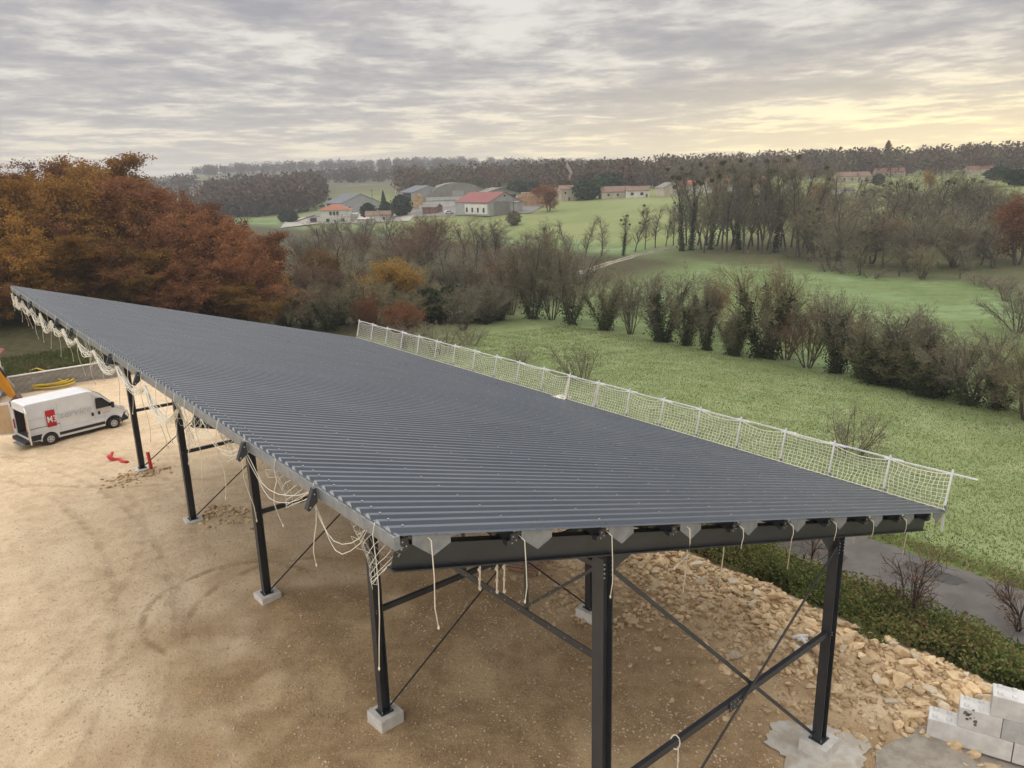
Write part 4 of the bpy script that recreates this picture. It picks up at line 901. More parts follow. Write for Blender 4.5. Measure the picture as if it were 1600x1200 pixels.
gable('house', 1128, 300, 17, 9, 4.5, 2.3, .05, RENDER_W, TILE_O, 'white house with orange tiles half hidden behind the tall bare row', win=((-5, 2.4, 1.4, 1.2), (0, 2.4, 1.4, 1.2), (5, 2.4, 1.4, 1.2)))
gable('house', 1178, 297, 12, 9, 4.2, 2.3, -.1, RENDER_B, TILE_O, 'beige house with orange roof right behind the tall row', win=((-3, 2.3, 1.2, 1.2), (3, 2.3, 1.2, 1.2)))
gable('farmhouse', 1330, 286, 26, 10, 5.6, 3.0, .05, RENDER_B, TILE_B, 'long beige farmhouse with brown roof on the right skyline', win=((-8, 3.5, 1.3, 1.5), (-2, 3.5, 1.3, 1.5), (4, 3.5, 1.3, 1.5), (9, 3.5, 1.3, 1.5)))
gable('farm_barn', 1388, 277, 24, 11, 5.0, 3.2, -.1, RENDER_B, RED_T, 'barn with dull red roof right of the long farmhouse')
gable('cottage', 1318, 303, 12, 7, 2.6, 1.4, .4, RENDER_W, FIBRE, 'low pale cottage below the long farmhouse')
gable('farmhouse', 1528, 272, 22, 10, 4.8, 2.6, .0, RENDER_B, RED_T, 'farmhouse with dull red tiles near the right edge below the dark conifer')
gable('long_shed', 708, 322, 30, 8, 3.8, 1.6, .12, RENDER_W, FIBRE, 'long pale shed between the brick office and the arched hall')
gable('bungalow', 592, 346, 13, 8, 3.6, 2.0, .1, RENDER_W, TILE_B, 'white bungalow partly hidden by the dark evergreens', win=((-3, 2, 1.2, 1.2), (3, 2, 1.2, 1.2)))
gable('garage', 572, 350, 8, 6, 3.0, .4, .1, RENDER_W, RENDER_W, 'small white garage right of the orange-roofed house')
gable('pale_shed', 838, 315, 16, 7, 3.8, 1.5, -.1, RENDER_W, FIBRE, 'pale shed behind the timber stacks')
gable('cottage', 868, 309, 9, 7, 4.0, 2.0, .3, RENDER_W, TILE_B, 'white cottage left of the house with the smoking chimney')
gable('house', 1075, 302, 12, 8, 4.6, 2.2, .1, RENDER_W, TILE_O, 'white house behind the left end of the tall row')
gable('stone_barn', 640, 305, 20, 9, 4.5, 2.4, .2, RENDER_B, TILE_B, 'long beige barn behind the workshop hall')
gable('shed', 500, 346, 14, 7, 3.2, 1.4, .1, RENDER_W, FIBRE, 'low pale shed left of the orange-roofed house')
# smoke from the beige house's chimney
p = G(886, 313); top = np.array([p[0] + 1.5, p[1], p[2] + 8.0])
MB().box((0, 0, 0), (.8, .8, 1.6)).build('chimney', BRICKR, [o for o in COL.objects if o.get('label', '').startswith('beige house with smoking')][0], loc=(1.5, 0, 7.9))
smm = bpy.data.materials.new('smoke'); smm.use_nodes = True; t = NT(smm.node_tree); t.n.remove(t.n['Principled BSDF']); pv = t.node('ShaderNodeVolumePrincipled'); pv.inputs['Color'].default_value = (.95, .95, .95, 1); pv.inputs['Density'].default_value = .55; t.l.new(pv.outputs[0], t.n['Material Output'].inputs['Volume'])
m = MB(); m.tube([(0, 0, .7), (-.3, 0, 2.2), (.5, 0, 4.0), (-.7, 0, 6.2), (-1.6, 0, 8.6)], [.35, .6, .75, .85, .5], 8); tag(m.build('smoke', smm, smooth=True, loc=top), 'thin white chimney smoke rising over the beige house', 'smoke', kind='stuff')
# stacks of sawn timber: every stack a thing, every layer a part
st_ = [(649, 318, 4), (657, 321, 5), (650, 327, 3), (812, 322, 4), (820, 321, 5), (829, 321, 5), (838, 321, 4), (846, 322, 4), (855, 323, 3), (782, 318, 3), (790, 318, 3), (905, 312, 3), (924, 311, 3)]
for i, (px, py, n) in enumerate(sorted(st_)):
    p = G(px, py); e = empty('timber_stack', p - np.array([0, 0, .1]), random.uniform(-.2, .2), 'stack of pale sawn timber at the saw mill, %s from the left' % nth(i), 'timber', 'timber stacks at the saw mill')
    for k in range(n): MB().box((random.uniform(-.1, .1), 0, .55 + k * 1.15), (2.5 + random.uniform(-.2, .2), 3.6, 1.0)).build('timber_bundle', WOOD_L, e)
# utility poles
POLEM = mat('pole_wood', (0.10, 0.085, 0.07), .9)
for i, (px, py, top, lab) in enumerate(((803, 352, 316, 'wooden utility pole with a bush at its foot in the upper field'), (583, 330, 297, 'utility pole between the farm hall and the conifers'), (668, 300, 272, 'thin utility pole on the field behind the saw mill'), (756, 296, 262, 'tall thin mast on the ridge behind the saw mill'), (1558, 278, 242, 'utility pole beside the dark conifer on the right skyline'))):
    p = G(px, py); H = (py - top) * PR(p)[2] / FPX; m = MB(); m.tube([(0, 0, -.5), (0, 0, H)], [.17, .11], 6); m.bar((-.8, 0, H - .6), (.8, 0, H - .6), .12, .12); m.cyl((-.7, 0, H - .42), .06, .2, 6); m.cyl((.7, 0, H - .42), .06, .2, 6)
    tag(m.build('utility_pole', POLEM, loc=p), lab, 'pole')
plant('field_bush', 'bushball', G(803, 352), 5.0, .3, 'round bush at the foot of the utility pole in the field', 'bush', None, .8, TWIG_O)
for (key, px, py, top, wd, lab) in (('conifer', 600, 326, 299, .8, 'dark pointed conifer right of the farm hall'), ('bushball', 628, 338, 306, .8, 'large round evergreen in front of the saw mill'), ('bushball', 576, 342, 318, .8, 'dark bush right of the orange-roofed house'), ('bushball', 604, 342, 316, .7, 'wide dark evergreen left of the large round evergreen'), ('bushball', 918, 312, 280, 1.1, 'dense dark green tree left of the long beige house'), ('bushball', 950, 300, 272, 1.4, 'wide evergreen tree behind the long beige house'), ('bushball', 812, 305, 284, 1.6, 'dark evergreen clump behind the timber shed'), ('bushball', 838, 304, 284, 1.5, 'evergreen clump above the timber stacks'), ('conifer', 1573, 268, 234, 1.5, 'dark pointed conifer on the right skyline'), ('bushball', 1560, 282, 262, 1.6, 'dark evergreen below the skyline conifer'), ('bushball', 1590, 290, 266, 1.5, 'dark evergreen at the right picture edge'), ('bushball', 1372, 290, 272, .8, 'dark round bush beside the farmhouse'), ('bushball', 1405, 270, 246, 1.2, 'dark evergreen above the dull red barn roof'), ('bushball', 455, 348, 330, 1.0, 'dark clipped bush beside the left yard'), ('bushball', 443, 347, 332, .8, 'dark bush at the left end of the farm yard')):
    p = G(px, py); plant('evergreen_tree', key, p, (py - top) * PR(p)[2] / FPX, spin(), lab, 'tree', None, wd)
p = G(1384, 268); plant('poplar_tree', 'poplar', p, (268 - 222) * PR(p)[2] / FPX, 0, 'tall slim poplar with yellowish leaves rising over the skyline', 'tree', None, 1.0, OAKY)
# yards and cars
def pad(name, pxs, mtl):
    v_ = [G(*q) + np.array([0, 0, .25]) for q in pxs]; tag(MB().add(v_, [tuple(range(len(v_)))]).build(name, mtl), kind='structure')
pad('farm_yard', ((438, 357), (500, 350), (560, 349), (640, 346), (650, 336), (560, 334), (450, 342)), mat('pale_gravel', (0.42, 0.39, 0.34), .9, (.34, .32, .28), .3)); pad('mill_yard', ((640, 340), (830, 334), (850, 322), (640, 322)), TAR)
def car(px, py, yaw, body, label):
    p = G(px, py); e = empty('parked_car', p + np.array([0, 0, .22]), yaw, label, 'car', 'cars parked at the saw mill'); pm = mat('car_' + str(body), body, .35)
    MB().prism([(-2.1, -.85, .35), (2.1, -.85, .35), (2.15, -.85, .75), (1.2, -.85, .9), (.6, -.8, 1.42), (-1.2, -.8, 1.45), (-2.05, -.85, .95)], (0, 1.7, 0)).build('body', pm, e, bevel=.06)
    MB().prism([(1.05, -.87, .92), (.55, -.82, 1.36), (-1.1, -.82, 1.38), (-1.6, -.87, .95)], (0, 1.74, 0)).build('windows', GLASS_D, e)
    for x in (-1.3, 1.3):
        for y in (-.8, .8): MB().cyl((x, y, .32), .32, .2, 12, 'y').build('wheel', SHUT, e)
for i, (px, py, yaw, c, lab) in enumerate(((702, 335, .3, (.75, .75, .75), 'white car parked left of the red brick office front'), (721, 334, -.2, (.7, .71, .73), 'silver car parked before the red-roofed hall'), (730, 334, .1, (.8, .8, .8), 'white van-like car beside the silver car'), (745, 334, .2, (.05, .06, .08), 'dark car parked at the mill gable'), (757, 335, 0, (.10, .14, .12), 'dark green car at the right end of the parked cars'))): car(px, py, yaw, c, lab)
# machine parked in the farm yard
p = G(480, 349); e = empty('yard_conveyor', p + np.array([0, 0, .25]), .2, 'dark conveyor machine on the pale yard left of the house', 'machine')
m = MB(); m.bar((-5, 0, .8), (4, 0, 3.4), .9, .5); m.build('belt', SHUT, e); MB().box((3, 0, 1.2), (3, 1.6, 1.8)).build('chassis', GLASS_D, e)
for x in (2.2, 3.8): MB().cyl((x, -.8, .5), .5, .3, 12, 'y').build('wheel', SHUT, e)
# ------------------------------------------------------------------ things in the yard
VAN_W = mat('van_white_paint', (0.74, 0.75, 0.77), 0.35, (0.68, 0.69, 0.71), 1.5, spec=.5); PLAST = mat('black_plastic', (0.022, 0.022, 0.024), .6); TYRE = mat('tyre_rubber', (0.028, 0.028, 0.028), .85); GLASSV = mat('van_glass', (0.012, 0.014, 0.017), .08, spec=.7)
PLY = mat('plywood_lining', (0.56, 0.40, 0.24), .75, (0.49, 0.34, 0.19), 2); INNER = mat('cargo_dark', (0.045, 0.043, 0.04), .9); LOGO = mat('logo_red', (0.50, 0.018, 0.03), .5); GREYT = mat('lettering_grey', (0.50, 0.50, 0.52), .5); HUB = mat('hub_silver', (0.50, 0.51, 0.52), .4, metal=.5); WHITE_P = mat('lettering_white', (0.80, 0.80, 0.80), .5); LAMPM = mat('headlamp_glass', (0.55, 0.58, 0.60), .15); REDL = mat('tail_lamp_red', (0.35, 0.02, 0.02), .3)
rw = G(80.5, 695); fw_ = G(178, 669); hd = (fw_ - rw)[:2]; hd = hd / np.linalg.norm(hd); VY = math.atan2(hd[1], hd[0])
lft = np.array([-hd[1], hd[0]]); org = rw[:2] - hd * 1.02 + lft * .93
van = empty('delivery_van', (org[0], org[1], hz(*org) + .0), VY, 'white high-roof delivery van with open rear doors and a red logo', 'van')
def arch(cx, r=.42, z0=.33): return [(cx + r * math.cos(q), z0 + r * math.sin(q)) for q in np.linspace(math.pi, 0, 9)]
side = [(0, .42), (0, 2.05), (.04, 2.42), (.14, 2.50), (3.30, 2.52), (3.62, 2.45), (3.95, 2.24), (4.62, 1.50), (5.02, 1.28), (5.28, 1.08), (5.40, .80), (5.41, .42), (5.36, .32)] + [(4.92, .32)] + arch(4.48)[::-1] + [(4.02, .30), (1.50, .30)] + arch(1.03)[::-1] + [(.58, .36)]
def wid(x, z):
    k = 1.0 - .10 * max(0, (z - 1.15) / 1.4) ** 1.5 * 1.0
    if x > 4.3: k *= 1 - .16 * ((x - 4.3) / 1.1) ** 2
    return 1.0 * k
n = len(side); vsL = [(x, wid(x, z), z) for x, z in side]; vsR = [(x, -wid(x, z), z) for x, z in side]
m = MB(); fs = [tuple(range(n)), tuple(range(2 * n - 1, n - 1, -1))]
for i in range(n):
    j = (i + 1) % n
    if i in (0,): continue      # open back
    fs.append((i, n + i, n + j, j))
m.add(vsL + vsR, fs); body = m.build('body', VAN_W, van, bevel=.035, seg=2)
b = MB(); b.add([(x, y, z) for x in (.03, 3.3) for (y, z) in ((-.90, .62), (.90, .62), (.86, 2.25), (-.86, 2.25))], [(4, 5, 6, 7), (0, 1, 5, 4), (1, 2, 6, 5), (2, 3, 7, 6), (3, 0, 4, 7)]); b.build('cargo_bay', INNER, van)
f = MB(); f.prism([(.02, y, z) for y, z in ((-1.0, .42), (1.0, .42), (1.0, .62), (-1.0, .62))], (.05, 0, 0)); f.prism([(.02, y, z) for y, z in ((-.94, 2.25), (.94, 2.25), (.93, 2.46), (-.93, 2.46))], (.05, 0, 0)); f.prism([(.02, y, z) for y, z in ((-.985, .62), (-.88, .62), (-.84, 2.25), (-.93, 2.25))], (.05, 0, 0)); f.prism([(.02, y, z) for y, z in ((.985, .62), (.88, .62), (.84, 2.25), (.93, 2.25))], (.05, 0, 0)); f.build('rear_frame', VAN_W, van)
bm2 = MB(); bm2.box((-.10, 0, .40), (.26, 1.96, .20)); bm2.build('rear_bumper', PLAST, van, bevel=.03); MB().box((-.32, -.35, .34), (.34, 1.0, .05)).build('rear_step', GALV, van)
for sg in (-1, 1):
    MB().box((-.005, sg * .95, 1.15), (.06, .09, .55)).build('tail_lamp', REDL, van)
# load inside
for k in range(7):
    x = .4 + .3 * k; MB().bar((x, -.6 + .2 * k * .5, .64), (x + .2, -.45 + .12 * k, 1.2 + .1 * (k % 4)), .05, .08).build('load_pole', HUB if k % 2 else PLY, van)
MB().box((1.2, .45, .95), (.9, .6, .6)).build('load_crate', PLY, van); MB().box((.9, -.35, .82), (.5, .5, .36)).build('load_crate', SHUT, van)
# doors: right one folded round, left one swung out
def reardoor(yh, ang, mirror):
    e = MB(); sgn = 1 if yh < 0 else -1
    dv = Vector((-math.sin(ang), sgn * math.cos(ang), 0)); nv = Vector((dv.y, -dv.x, 0)) * sgn     # inner side
    h0 = Vector((-.03, yh, 0)); P = lambda u_, z, o_=0: tuple(h0 + dv * u_ + Vector((0, 0, z)) + nv * o_)
    e.prism([P(0, .50), P(.93, .50), P(.93, 1.55), P(.88, 2.28), (P(.06, 2.40)), P(0, 2.30)], tuple(nv * -.06)); d = e.build('rear_door', VAN_W, van, bevel=.015)
    q = MB(); q.prism([P(.07, .60, .004), P(.87, .60, .004), P(.87, 1.5, .004), P(.82, 2.2, .004), P(.09, 2.25, .004)], tuple(nv * .012)); q.build('plywood_panel', PLY, d)
    q = MB(); q.prism([P(.72, 1.12, .02), P(.84, 1.12, .02), P(.84, 1.26, .02), P(.72, 1.26, .02)], tuple(nv * .03)); q.build('latch', PLAST, d)
reardoor(-.99, R(166), False); reardoor(.99, R(126), True)
RS = lambda x, z, o_=.012: (x, -wid(x, z) - o_, z)
def side_panel(pts, mtl, name, parent=van, o_=.012, both=True):
    for s_ in ((-1, 1) if both else (-1,)):
        v_ = [(x, s_ * (wid(x, z) + o_), z) for x, z in pts]; MB().prism(v_, (0, s_ * .006, 0)).build(name, mtl, parent)
side_panel([(3.62, 1.42), (4.52, 1.42), (4.50, 1.52), (4.06, 1.98), (3.95, 2.03), (3.66, 2.03)], GLASSV, 'side_window')
m = MB(); m.add([(3.98, s_ * .80, 2.235) for s_ in (-1, 1)] + [(4.60, s_ * .84, 1.545) for s_ in (1, -1)], [(0, 1, 2, 3)])
for i, q in enumerate(m.v): m.v[i] = (q[0] + .022, q[1], q[2] + .02)
m.build('windscreen', GLASSV, van)
side_panel([(1.52, .44), (3.98, .44), (3.98, .60), (1.52, .60)], PLAST, 'sill_moulding'); side_panel([(.02, .44), (.56, .44), (.58, .60), (.66, .74), (.02, .74)], PLAST, 'rear_corner_trim')
nb = MB(); nb.prism([(5.0, -.93, .34), (5.36, -.80, .34), (5.46, -.72, .55), (5.44, -.72, .85), (5.10, -.90, .78), (4.98, -.94, .6)], (0, 0, 0.001))
nm_ = MB(); nm_.add([(x, s_ * y, z) for s_ in (-1, 1) for x, y, z in ((4.96, .965, .34), (5.38, .86, .34), (5.47, .80, .56), (5.42, .80, .90), (5.14, .92, .80), (4.98, .97, .58))], [(0, 1, 2, 3, 4, 5), (11, 10, 9, 8, 7, 6), (1, 7, 8, 2), (2, 8, 9, 3), (3, 9, 10, 4), (0, 6, 7, 1), (5, 11, 6, 0), (4, 10, 11, 5)]); nm_.build('front_bumper', PLAST, van, bevel=.03)
for s_ in (-1, 1):
    MB().prism([(4.98, s_ * .90, 1.14), (5.20, s_ * .86, 1.02), (5.26, s_ * .84, 1.10), (5.05, s_ * .86, 1.28)], (0, s_ * .05, .03)).build('headlamp', LAMPM, van)
    mr = MB(); mr.box((4.50, s_ * 1.13, 1.50), (.12, .22, .34)); mr.bar((4.46, s_ * .92, 1.46), (4.48, s_ * 1.05, 1.46), .06, .06); mr.build('mirror', PLAST, van, bevel=.03); MB().box((4.57, s_ * 1.14, 1.52), (.03, .17, .24)).build('mirror_cap', VAN_W, van)
    for x, nmx in ((3.38, 'handle'), (3.74, 'handle')): MB().box((x, s_ * (wid(x, 1.18) + .02), 1.17), (.13, .035, .20)).build('door_handle', PLAST, van, bevel=.012)
for cx in (1.03, 4.48):
    for s_ in (-1, 1):
        wm = MB(); wm.tube([(cx, s_ * .78, .34), (cx, s_ * .80, .34), (cx, s_ * .98, .34), (cx, s_ * 1.0, .34)], [.30, .345, .345, .29], 24); wh = wm.build('wheel', TYRE, van, smooth=False)
        MB().tube([(cx, s_ * .99, .34), (cx, s_ * 1.012, .34)], [.20, .19], 20).build('rim', HUB, wh)
        for q in range(5): MB().box((cx + .12 * math.cos(q * 1.2566), s_ * 1.016, .34 + .12 * math.sin(q * 1.2566)), (.05, .012, .05)).build('rim_hole', PLAST, wh)
        MB().add([(cx + r_ * math.cos(a), s_ * (1.004 if r_ > .43 else 1.0), .33 + r_ * math.sin(a)) for r_ in (.42, .50) for a in np.linspace(-.05, math.pi + .05, 14)], [(i, i + 1, i + 15, i + 14) for i in range(13)]).build('arch_trim', PLAST if cx > 2 else VAN_W, van)
MB().box((2.8, 0, .36), (4.6, 1.5, .18)).build('underbody', PLAST, van)
# panel joints: thin recess lines and the sliding door rail
for pts in ([(1.62, .62), (1.635, .62), (1.635, 2.3), (1.62, 2.3)], [(3.50, .62), (3.515, .62), (3.53, 2.3), (3.515, 2.3)], [(.05, 1.62), (3.5, 1.62), (3.5, 1.632), (.05, 1.632)], [(3.98, .60), (3.995, .60), (4.02, 1.0), (4.005, 1.0)], [(.05, .86), (4.0, .86), (4.0, .87), (.05, .87)]): side_panel(pts, GREYT, 'panel_joint', o_=.004)
side_panel([(.06, 1.10), (1.62, 1.10), (1.62, 1.125), (.06, 1.125)], PLAST, 'slide_rail', both=False)
def text_mesh(txt, size, mtl, name, parent, at, bold=0.0, shear=0.0, width=None):
    cu = bpy.data.curves.new(name, 'FONT'); cu.body = txt; cu.size = size; cu.extrude = .003; cu.offset = bold; cu.shear = shear; cu.align_x = 'LEFT'
    tmp = bpy.data.objects.new('tmp', cu); COL.objects.link(tmp); bpy.context.view_layer.update()
    me = bpy.data.meshes.new_from_object(tmp.evaluated_get(bpy.context.evaluated_depsgraph_get())); bpy.data.objects.remove(tmp); me.materials.clear(); me.materials.append(mtl)
    if width:
        xs_ = [v.co.x for v in me.vertices]; k = width / (max(xs_) - min(xs_))
        for v in me.vertices: v.co.x *= k
    o = obj(name, me, parent, loc=at, rot=(R(90), 0, 0)); return o
# logo: red block with M3 across it, then the pale word
lg = MB(); lg.prism([(.98, -1.0 - .012, 1.02), (1.46, -1.0 - .012, 1.02), (1.46, -.965 - .012, 1.95), (.98, -.965 - .012, 1.95)], (0, -.006, 0)); lgo = lg.build('logo_block', LOGO, van)
text_mesh('M3', .50, WHITE_P, 'logo_letters', lgo, (1.00, -1.03, 1.28), .004, 0, .44)
text_mesh('service', .52, GREYT, 'lettering', van, (1.62, -1.012, 1.36), .002, .25, 1.72)
for k, (z, L, mt) in enumerate(((1.20, .50, GREYT), (1.11, .56, LOGO), (1.05, .4, GREYT))): side_panel([(3.92, z), (3.92 + L * .8, z), (3.92 + L * .8, z + .018), (3.92, z + .018)], mt, 'lettering_line', o_=.008, both=False)

# block wall behind the yard, block by block
BLK = mat('grey_block', (0.36, 0.345, 0.32), .95, (0.28, 0.265, 0.245), 3, .3, 30, vary=.14); MORT = mat('mortar', (0.27, 0.26, 0.24), .95)
wa = np.array(XY(-53.6, -3.1 - 14)); wb = np.array(XY(-54.6, 9.5)); WL = float(np.linalg.norm(wb - wa)); wyaw = math.atan2(wb[1] - wa[1], wb[0] - wa[0])
wall = empty('block_wall', (wa[0], wa[1], -.15), wyaw, 'low grey concrete block wall at the back of the yard', 'wall')
MB().box((WL / 2, .0, .62), (WL, .16, 1.24)).build('mortar', MORT, wall)
bmesh_ = MB().box((0, 0, 0), (.485, .2, .19)).mesh('block', BLK); k = 0
for row in range(6):
    x = .25 * (row % 2) + .25
    while x < WL - .2: obj('block', bmesh_, wall, loc=(x, random.uniform(-.006, .006), .11 + row * .205)); x += .5
MB().box((WL / 2, 0, 1.31), (WL + .05, .26, .07)).build('coping', CONC, wall)
# outbuilding at the left edge, seen by its corner
c = G(9, 606); ob = empty('outbuilding', (c[0], c[1], c[2] - .1), VY + R(64), 'small block outbuilding with red roof cut by the left picture edge', 'building')
MB().box((-3, 2.5, 1.35), (6, 5, 2.7)).build('wall', RENDER_W, ob)
for row in range(7):
    for q in range(4): obj('block', bmesh_, ob, loc=(-.27 - q * .5 + .0 - .25 * (row % 2) * (q < 3), -.02, .2 + row * .205))
for sg in (0, 1): MB().prism([(-6.3, -.35 + sg * 2.85, 2.62 + sg * 1.0), (-6.3, 2.5 + sg * 2.85, 3.62 - sg * 1.0), (-6.3, 2.5 + sg * 2.85, 3.72 - sg * 1.0), (-6.3, -.35 + sg * 2.85, 2.72 + sg * 1.0)], (6.6, 0, 0)).build('roof', RED_R, ob)
# yellow digger arm reaching in from the left, with its machine behind the picture edge
YELM = mat('digger_yellow', (0.72, 0.32, 0.012), .45, (0.62, 0.27, 0.012), 3)
p = G(31, 640); dg = empty('excavator', (p[0] - 1.0, p[1] + 1.2, p[2]), R(195), 'yellow excavator arm reaching down behind the white van', 'excavator')
def plate(pts, th_, name, mtl, parent): return MB().prism([(x, -th_ / 2, z) for x, z in pts], (0, th_, 0)).build(name, mtl, parent, bevel=.02)
st = plate([(-.1, .55), (.22, .5), (.75, 1.45), (1.15, 2.35), (1.35, 3.05), (1.05, 3.2), (.55, 2.5), (.15, 1.5)], .28, 'stick', YELM, dg)
bo = plate([(1.0, 3.1), (1.35, 2.9), (2.6, 3.5), (3.9, 2.6), (5.1, 1.3), (5.4, 1.6), (4.2, 3.1), (2.7, 4.05)], .32, 'boom', YELM, dg)
m = MB(); m.tube([(-.12, -.02, 1.15), (.25, -.02, 1.95)], .035, 8); m.build('cylinder_rod', HUB, dg); m = MB(); m.tube([(.22, -.02, 1.88), (.62, -.02, 2.75)], .065, 8); m.build('hydraulic_cylinder', PLAST, dg)
m = MB(); m.tube([(.6, -.17, 2.6), (.95, -.2, 2.75), (1.0, -.2, 2.3), (.75, -.2, 2.0), (.62, -.2, 1.6), (.5, -.18, 1.3)], .03, 6); m.build('hose', PLAST, dg)
bk = MB(); arcb = [(.1 + .45 * math.cos(a), .35 + .45 * math.sin(a)) for a in np.linspace(2.2, 5.6, 9)]; bk.prism([(x, -.35, z) for x, z in arcb], (0, .7, 0)); bk.build('bucket', SHUT, dg)
MB().box((6.2, 0, 1.5), (2.4, 1.7, 1.1)).build('house', YELM, dg, bevel=.08); MB().box((5.9, .35, 2.5), (1.2, .95, 1.3)).build('cab', GLASSV, dg, bevel=.06)
for s_ in (-1, 1): MB().box((6.1, s_ * .85, .42), (2.9, .45, .8)).build('track', TYRE, dg, bevel=.2)
# yellow hose coil
HOSEM = mat('hose_yellow', (0.72, 0.52, 0.055), .5, (0.62, 0.44, 0.05), 5); p = G(72, 603)
m = MB(); rg4 = random.Random(4); pts = []
for k in range(150):
    a = k * .27; rr_ = 1.15 + .25 * math.sin(k * .11) + rg4.uniform(-.05, .05); pts.append((rr_ * 1.35 * math.cos(a) + .25 * math.sin(k * .07), rr_ * .8 * math.sin(a), .06 + .0018 * k + .04 * math.sin(k * .6)))
m.tube(pts, .055, 6); m.tube([(-.8, .2, .2), (-1.2, .3, .65), (-1.15, .4, 1.0), (-.7, .4, 1.15), (-.1, .3, 1.0), (.6, .1, .62), (1.3, -.1, .3), (1.9, -.2, .1)], .055, 6)
tag(m.build('hose_coil', HOSEM, smooth=True, loc=p), 'coil of bright yellow hose lying before the block wall', 'hose')
RUST = mat('rusty_steel', (0.17, 0.075, 0.045), .85, (0.11, 0.05, 0.032), 4)
p = G(128, 594); e = empty('rebar_heap', p, .4, 'small heap of rusty reinforcing bars right of the yellow hose', 'rebar')
for k in range(8): a = rg4.uniform(-.5, .5); x, y = rg4.uniform(-.8, .8), rg4.uniform(-.5, .5); L = rg4.uniform(.9, 1.7); MB().tube([(x - L * math.cos(a), y - L * math.sin(a), .05 + .02 * k), (x + L * math.cos(a), y + L * math.sin(a), .05 + .02 * k)], .022, 5).build('bar', RUST, e)
p = G(33, 612); m = MB(); m.tube([(0, 0, 0), (.05, 0, .6), (-.1, 0, 1.1), (-.45, .1, 1.35), (-.9, .1, 1.2)], .03, 6); tag(m.build('rusty_hose', RUST, smooth=True, loc=p), 'thin rust-coloured hose arched behind the white van', 'hose')
# red flexible duct on the ground and the piece leaning on the post
REDP = mat('duct_red', (0.62, 0.03, 0.04), .5)
p = G(170, 721); q = G(200, 724); d = (q - p); m = MB(); cpts = [(0, .1, .22), (.12, .0, .16), (.3, 0, .09), (.6, 0, .08), (d[0] * .7, d[1] * .7, .08), (d[0], d[1], .09)]; m.tube(cpts, [.13, .12, .085, .085, .085, .09], 10); m.tube([(.05, .05, .12), (.02, .45, .3)], .08, 8)
tag(m.build('red_duct', REDP, smooth=True, loc=p), 'red plastic duct lying on the gravel left of the farthest post', 'duct')
b0 = SW(.28, 31.6, 0); p = np.array([b0[0], b0[1], hz(b0[0], b0[1])]); m = MB(); m.tube([(.05, 0, .1), (.02, .02, .5), (-.02, .03, .95)], [.085, .08, .085], 10); tag(m.build('red_duct', REDP, smooth=True, loc=p), 'short red duct standing against the foot of the farthest post', 'duct')
# pallet under the roof
PALW = mat('pallet_wood', (0.40, 0.24, 0.17), .85, (0.32, 0.19, 0.13), 3); p = G(823, 886); pl = empty('pallet', p + np.array([0, 0, .03]), R(-24), 'reddish wooden pallet on the soil under the roof', 'pallet'); pl.rotation_euler[0] = R(6)
for k in range(7): MB().box((0, -.55 + k * .185, .135), (1.25, .10, .022)).build('plank', PALW, pl)
for k in range(3): MB().box((-.55 + k * .55, 0, .07), (.10, 1.2, .09)).build('runner', PALW, pl)
# white pipe tee
PVC = mat('pvc_white', (0.80, 0.80, 0.79), .4); p = G(1257, 1009); tp_ = empty('pipe_tee', p + np.array([0, 0, .05]), .1, 'white plastic pipe tee lying on the rubble under the roof', 'pipe'); MB().tube([(-.25, .3, .05), (.25, .3, .05)], .055, 12).build('pipe', PVC, tp_, smooth=True); MB().tube([(0, .3, .05), (0, -.35, .05)], .05, 12).build('branch', PVC, tp_, smooth=True); MB().tube([(-.15, .15, .05), (.15, .15, .05)], .045, 12).build('sleeve', PVC, tp_, smooth=True)
# ------------------------------------------------------------------ platform edge: rubble, concrete blocks, brambles, grass
STN = mat('limestone', (0.80, 0.62, 0.39), .9, (0.60, 0.43, 0.245), 1.4, .3, 14, vary=.26); STG = mat('limestone_pale', (0.70, 0.61, 0.47), .9, (0.58, 0.485, 0.35), 2.5, .3, 14, vary=.16)
def stone_mesh(seed, mtl):
    rg = random.Random(seed); bm = bmesh.new()
    for k in range(15): v = Vector((rg.gauss(0, 1), rg.gauss(0, 1), rg.gauss(0, 1))).normalized(); bm.verts.new((v.x * rg.uniform(.8, 1.1), v.y * rg.uniform(.55, .85), v.z * rg.uniform(.32, .55)))
    bmesh.ops.convex_hull(bm, input=bm.verts); bmesh.ops.delete(bm, geom=[v for v in bm.verts if not v.link_faces], context='VERTS'); me = bpy.data.meshes.new('stone'); bm.to_mesh(me); bm.free(); me.materials.append(mtl); return me
SMS = [stone_mesh(200 + q, STN if q % 5 else STG) for q in range(10)]
rg5 = random.Random(9); npr = np.random.default_rng(9)
def edge_s(): return rg5.uniform(-13.5, 3.2)
spots = []
while len(spots) < 300:
    s_ = rg5.uniform(-12.5, 2.6); t_ = 12.6 - abs(rg5.gauss(0, 2.0)); t_ = t_ + rg5.uniform(-.3, .6)
    if t_ < 6.8 or t_ > 13.6: continue
    if s_ > 0.9 and t_ < 9.8: continue
    x, y = XY(s_, t_); spots.append((x, y, min(.42, .11 + abs(rg5.gauss(0, .075)) + .04 * (t_ > 11) + (.06 if s_ > -3 and t_ > 10 else 0))))
spots.sort(key=lambda a: -a[2])
for i, (x, y, r) in enumerate(spots):
    o = obj('stone', SMS[rg5.randrange(10)], None, loc=(x, y, hz(x, y) + r * .20), rot=(rg5.uniform(-.45, .45), rg5.uniform(-.45, .45), rg5.uniform(0, 6.28)), scale=(r, r, r * rg5.uniform(.7, 1.1)))
    tag(o, 'loose angular limestone block in the rubble along the platform edge', 'stone', 'rubble stones at the platform edge')
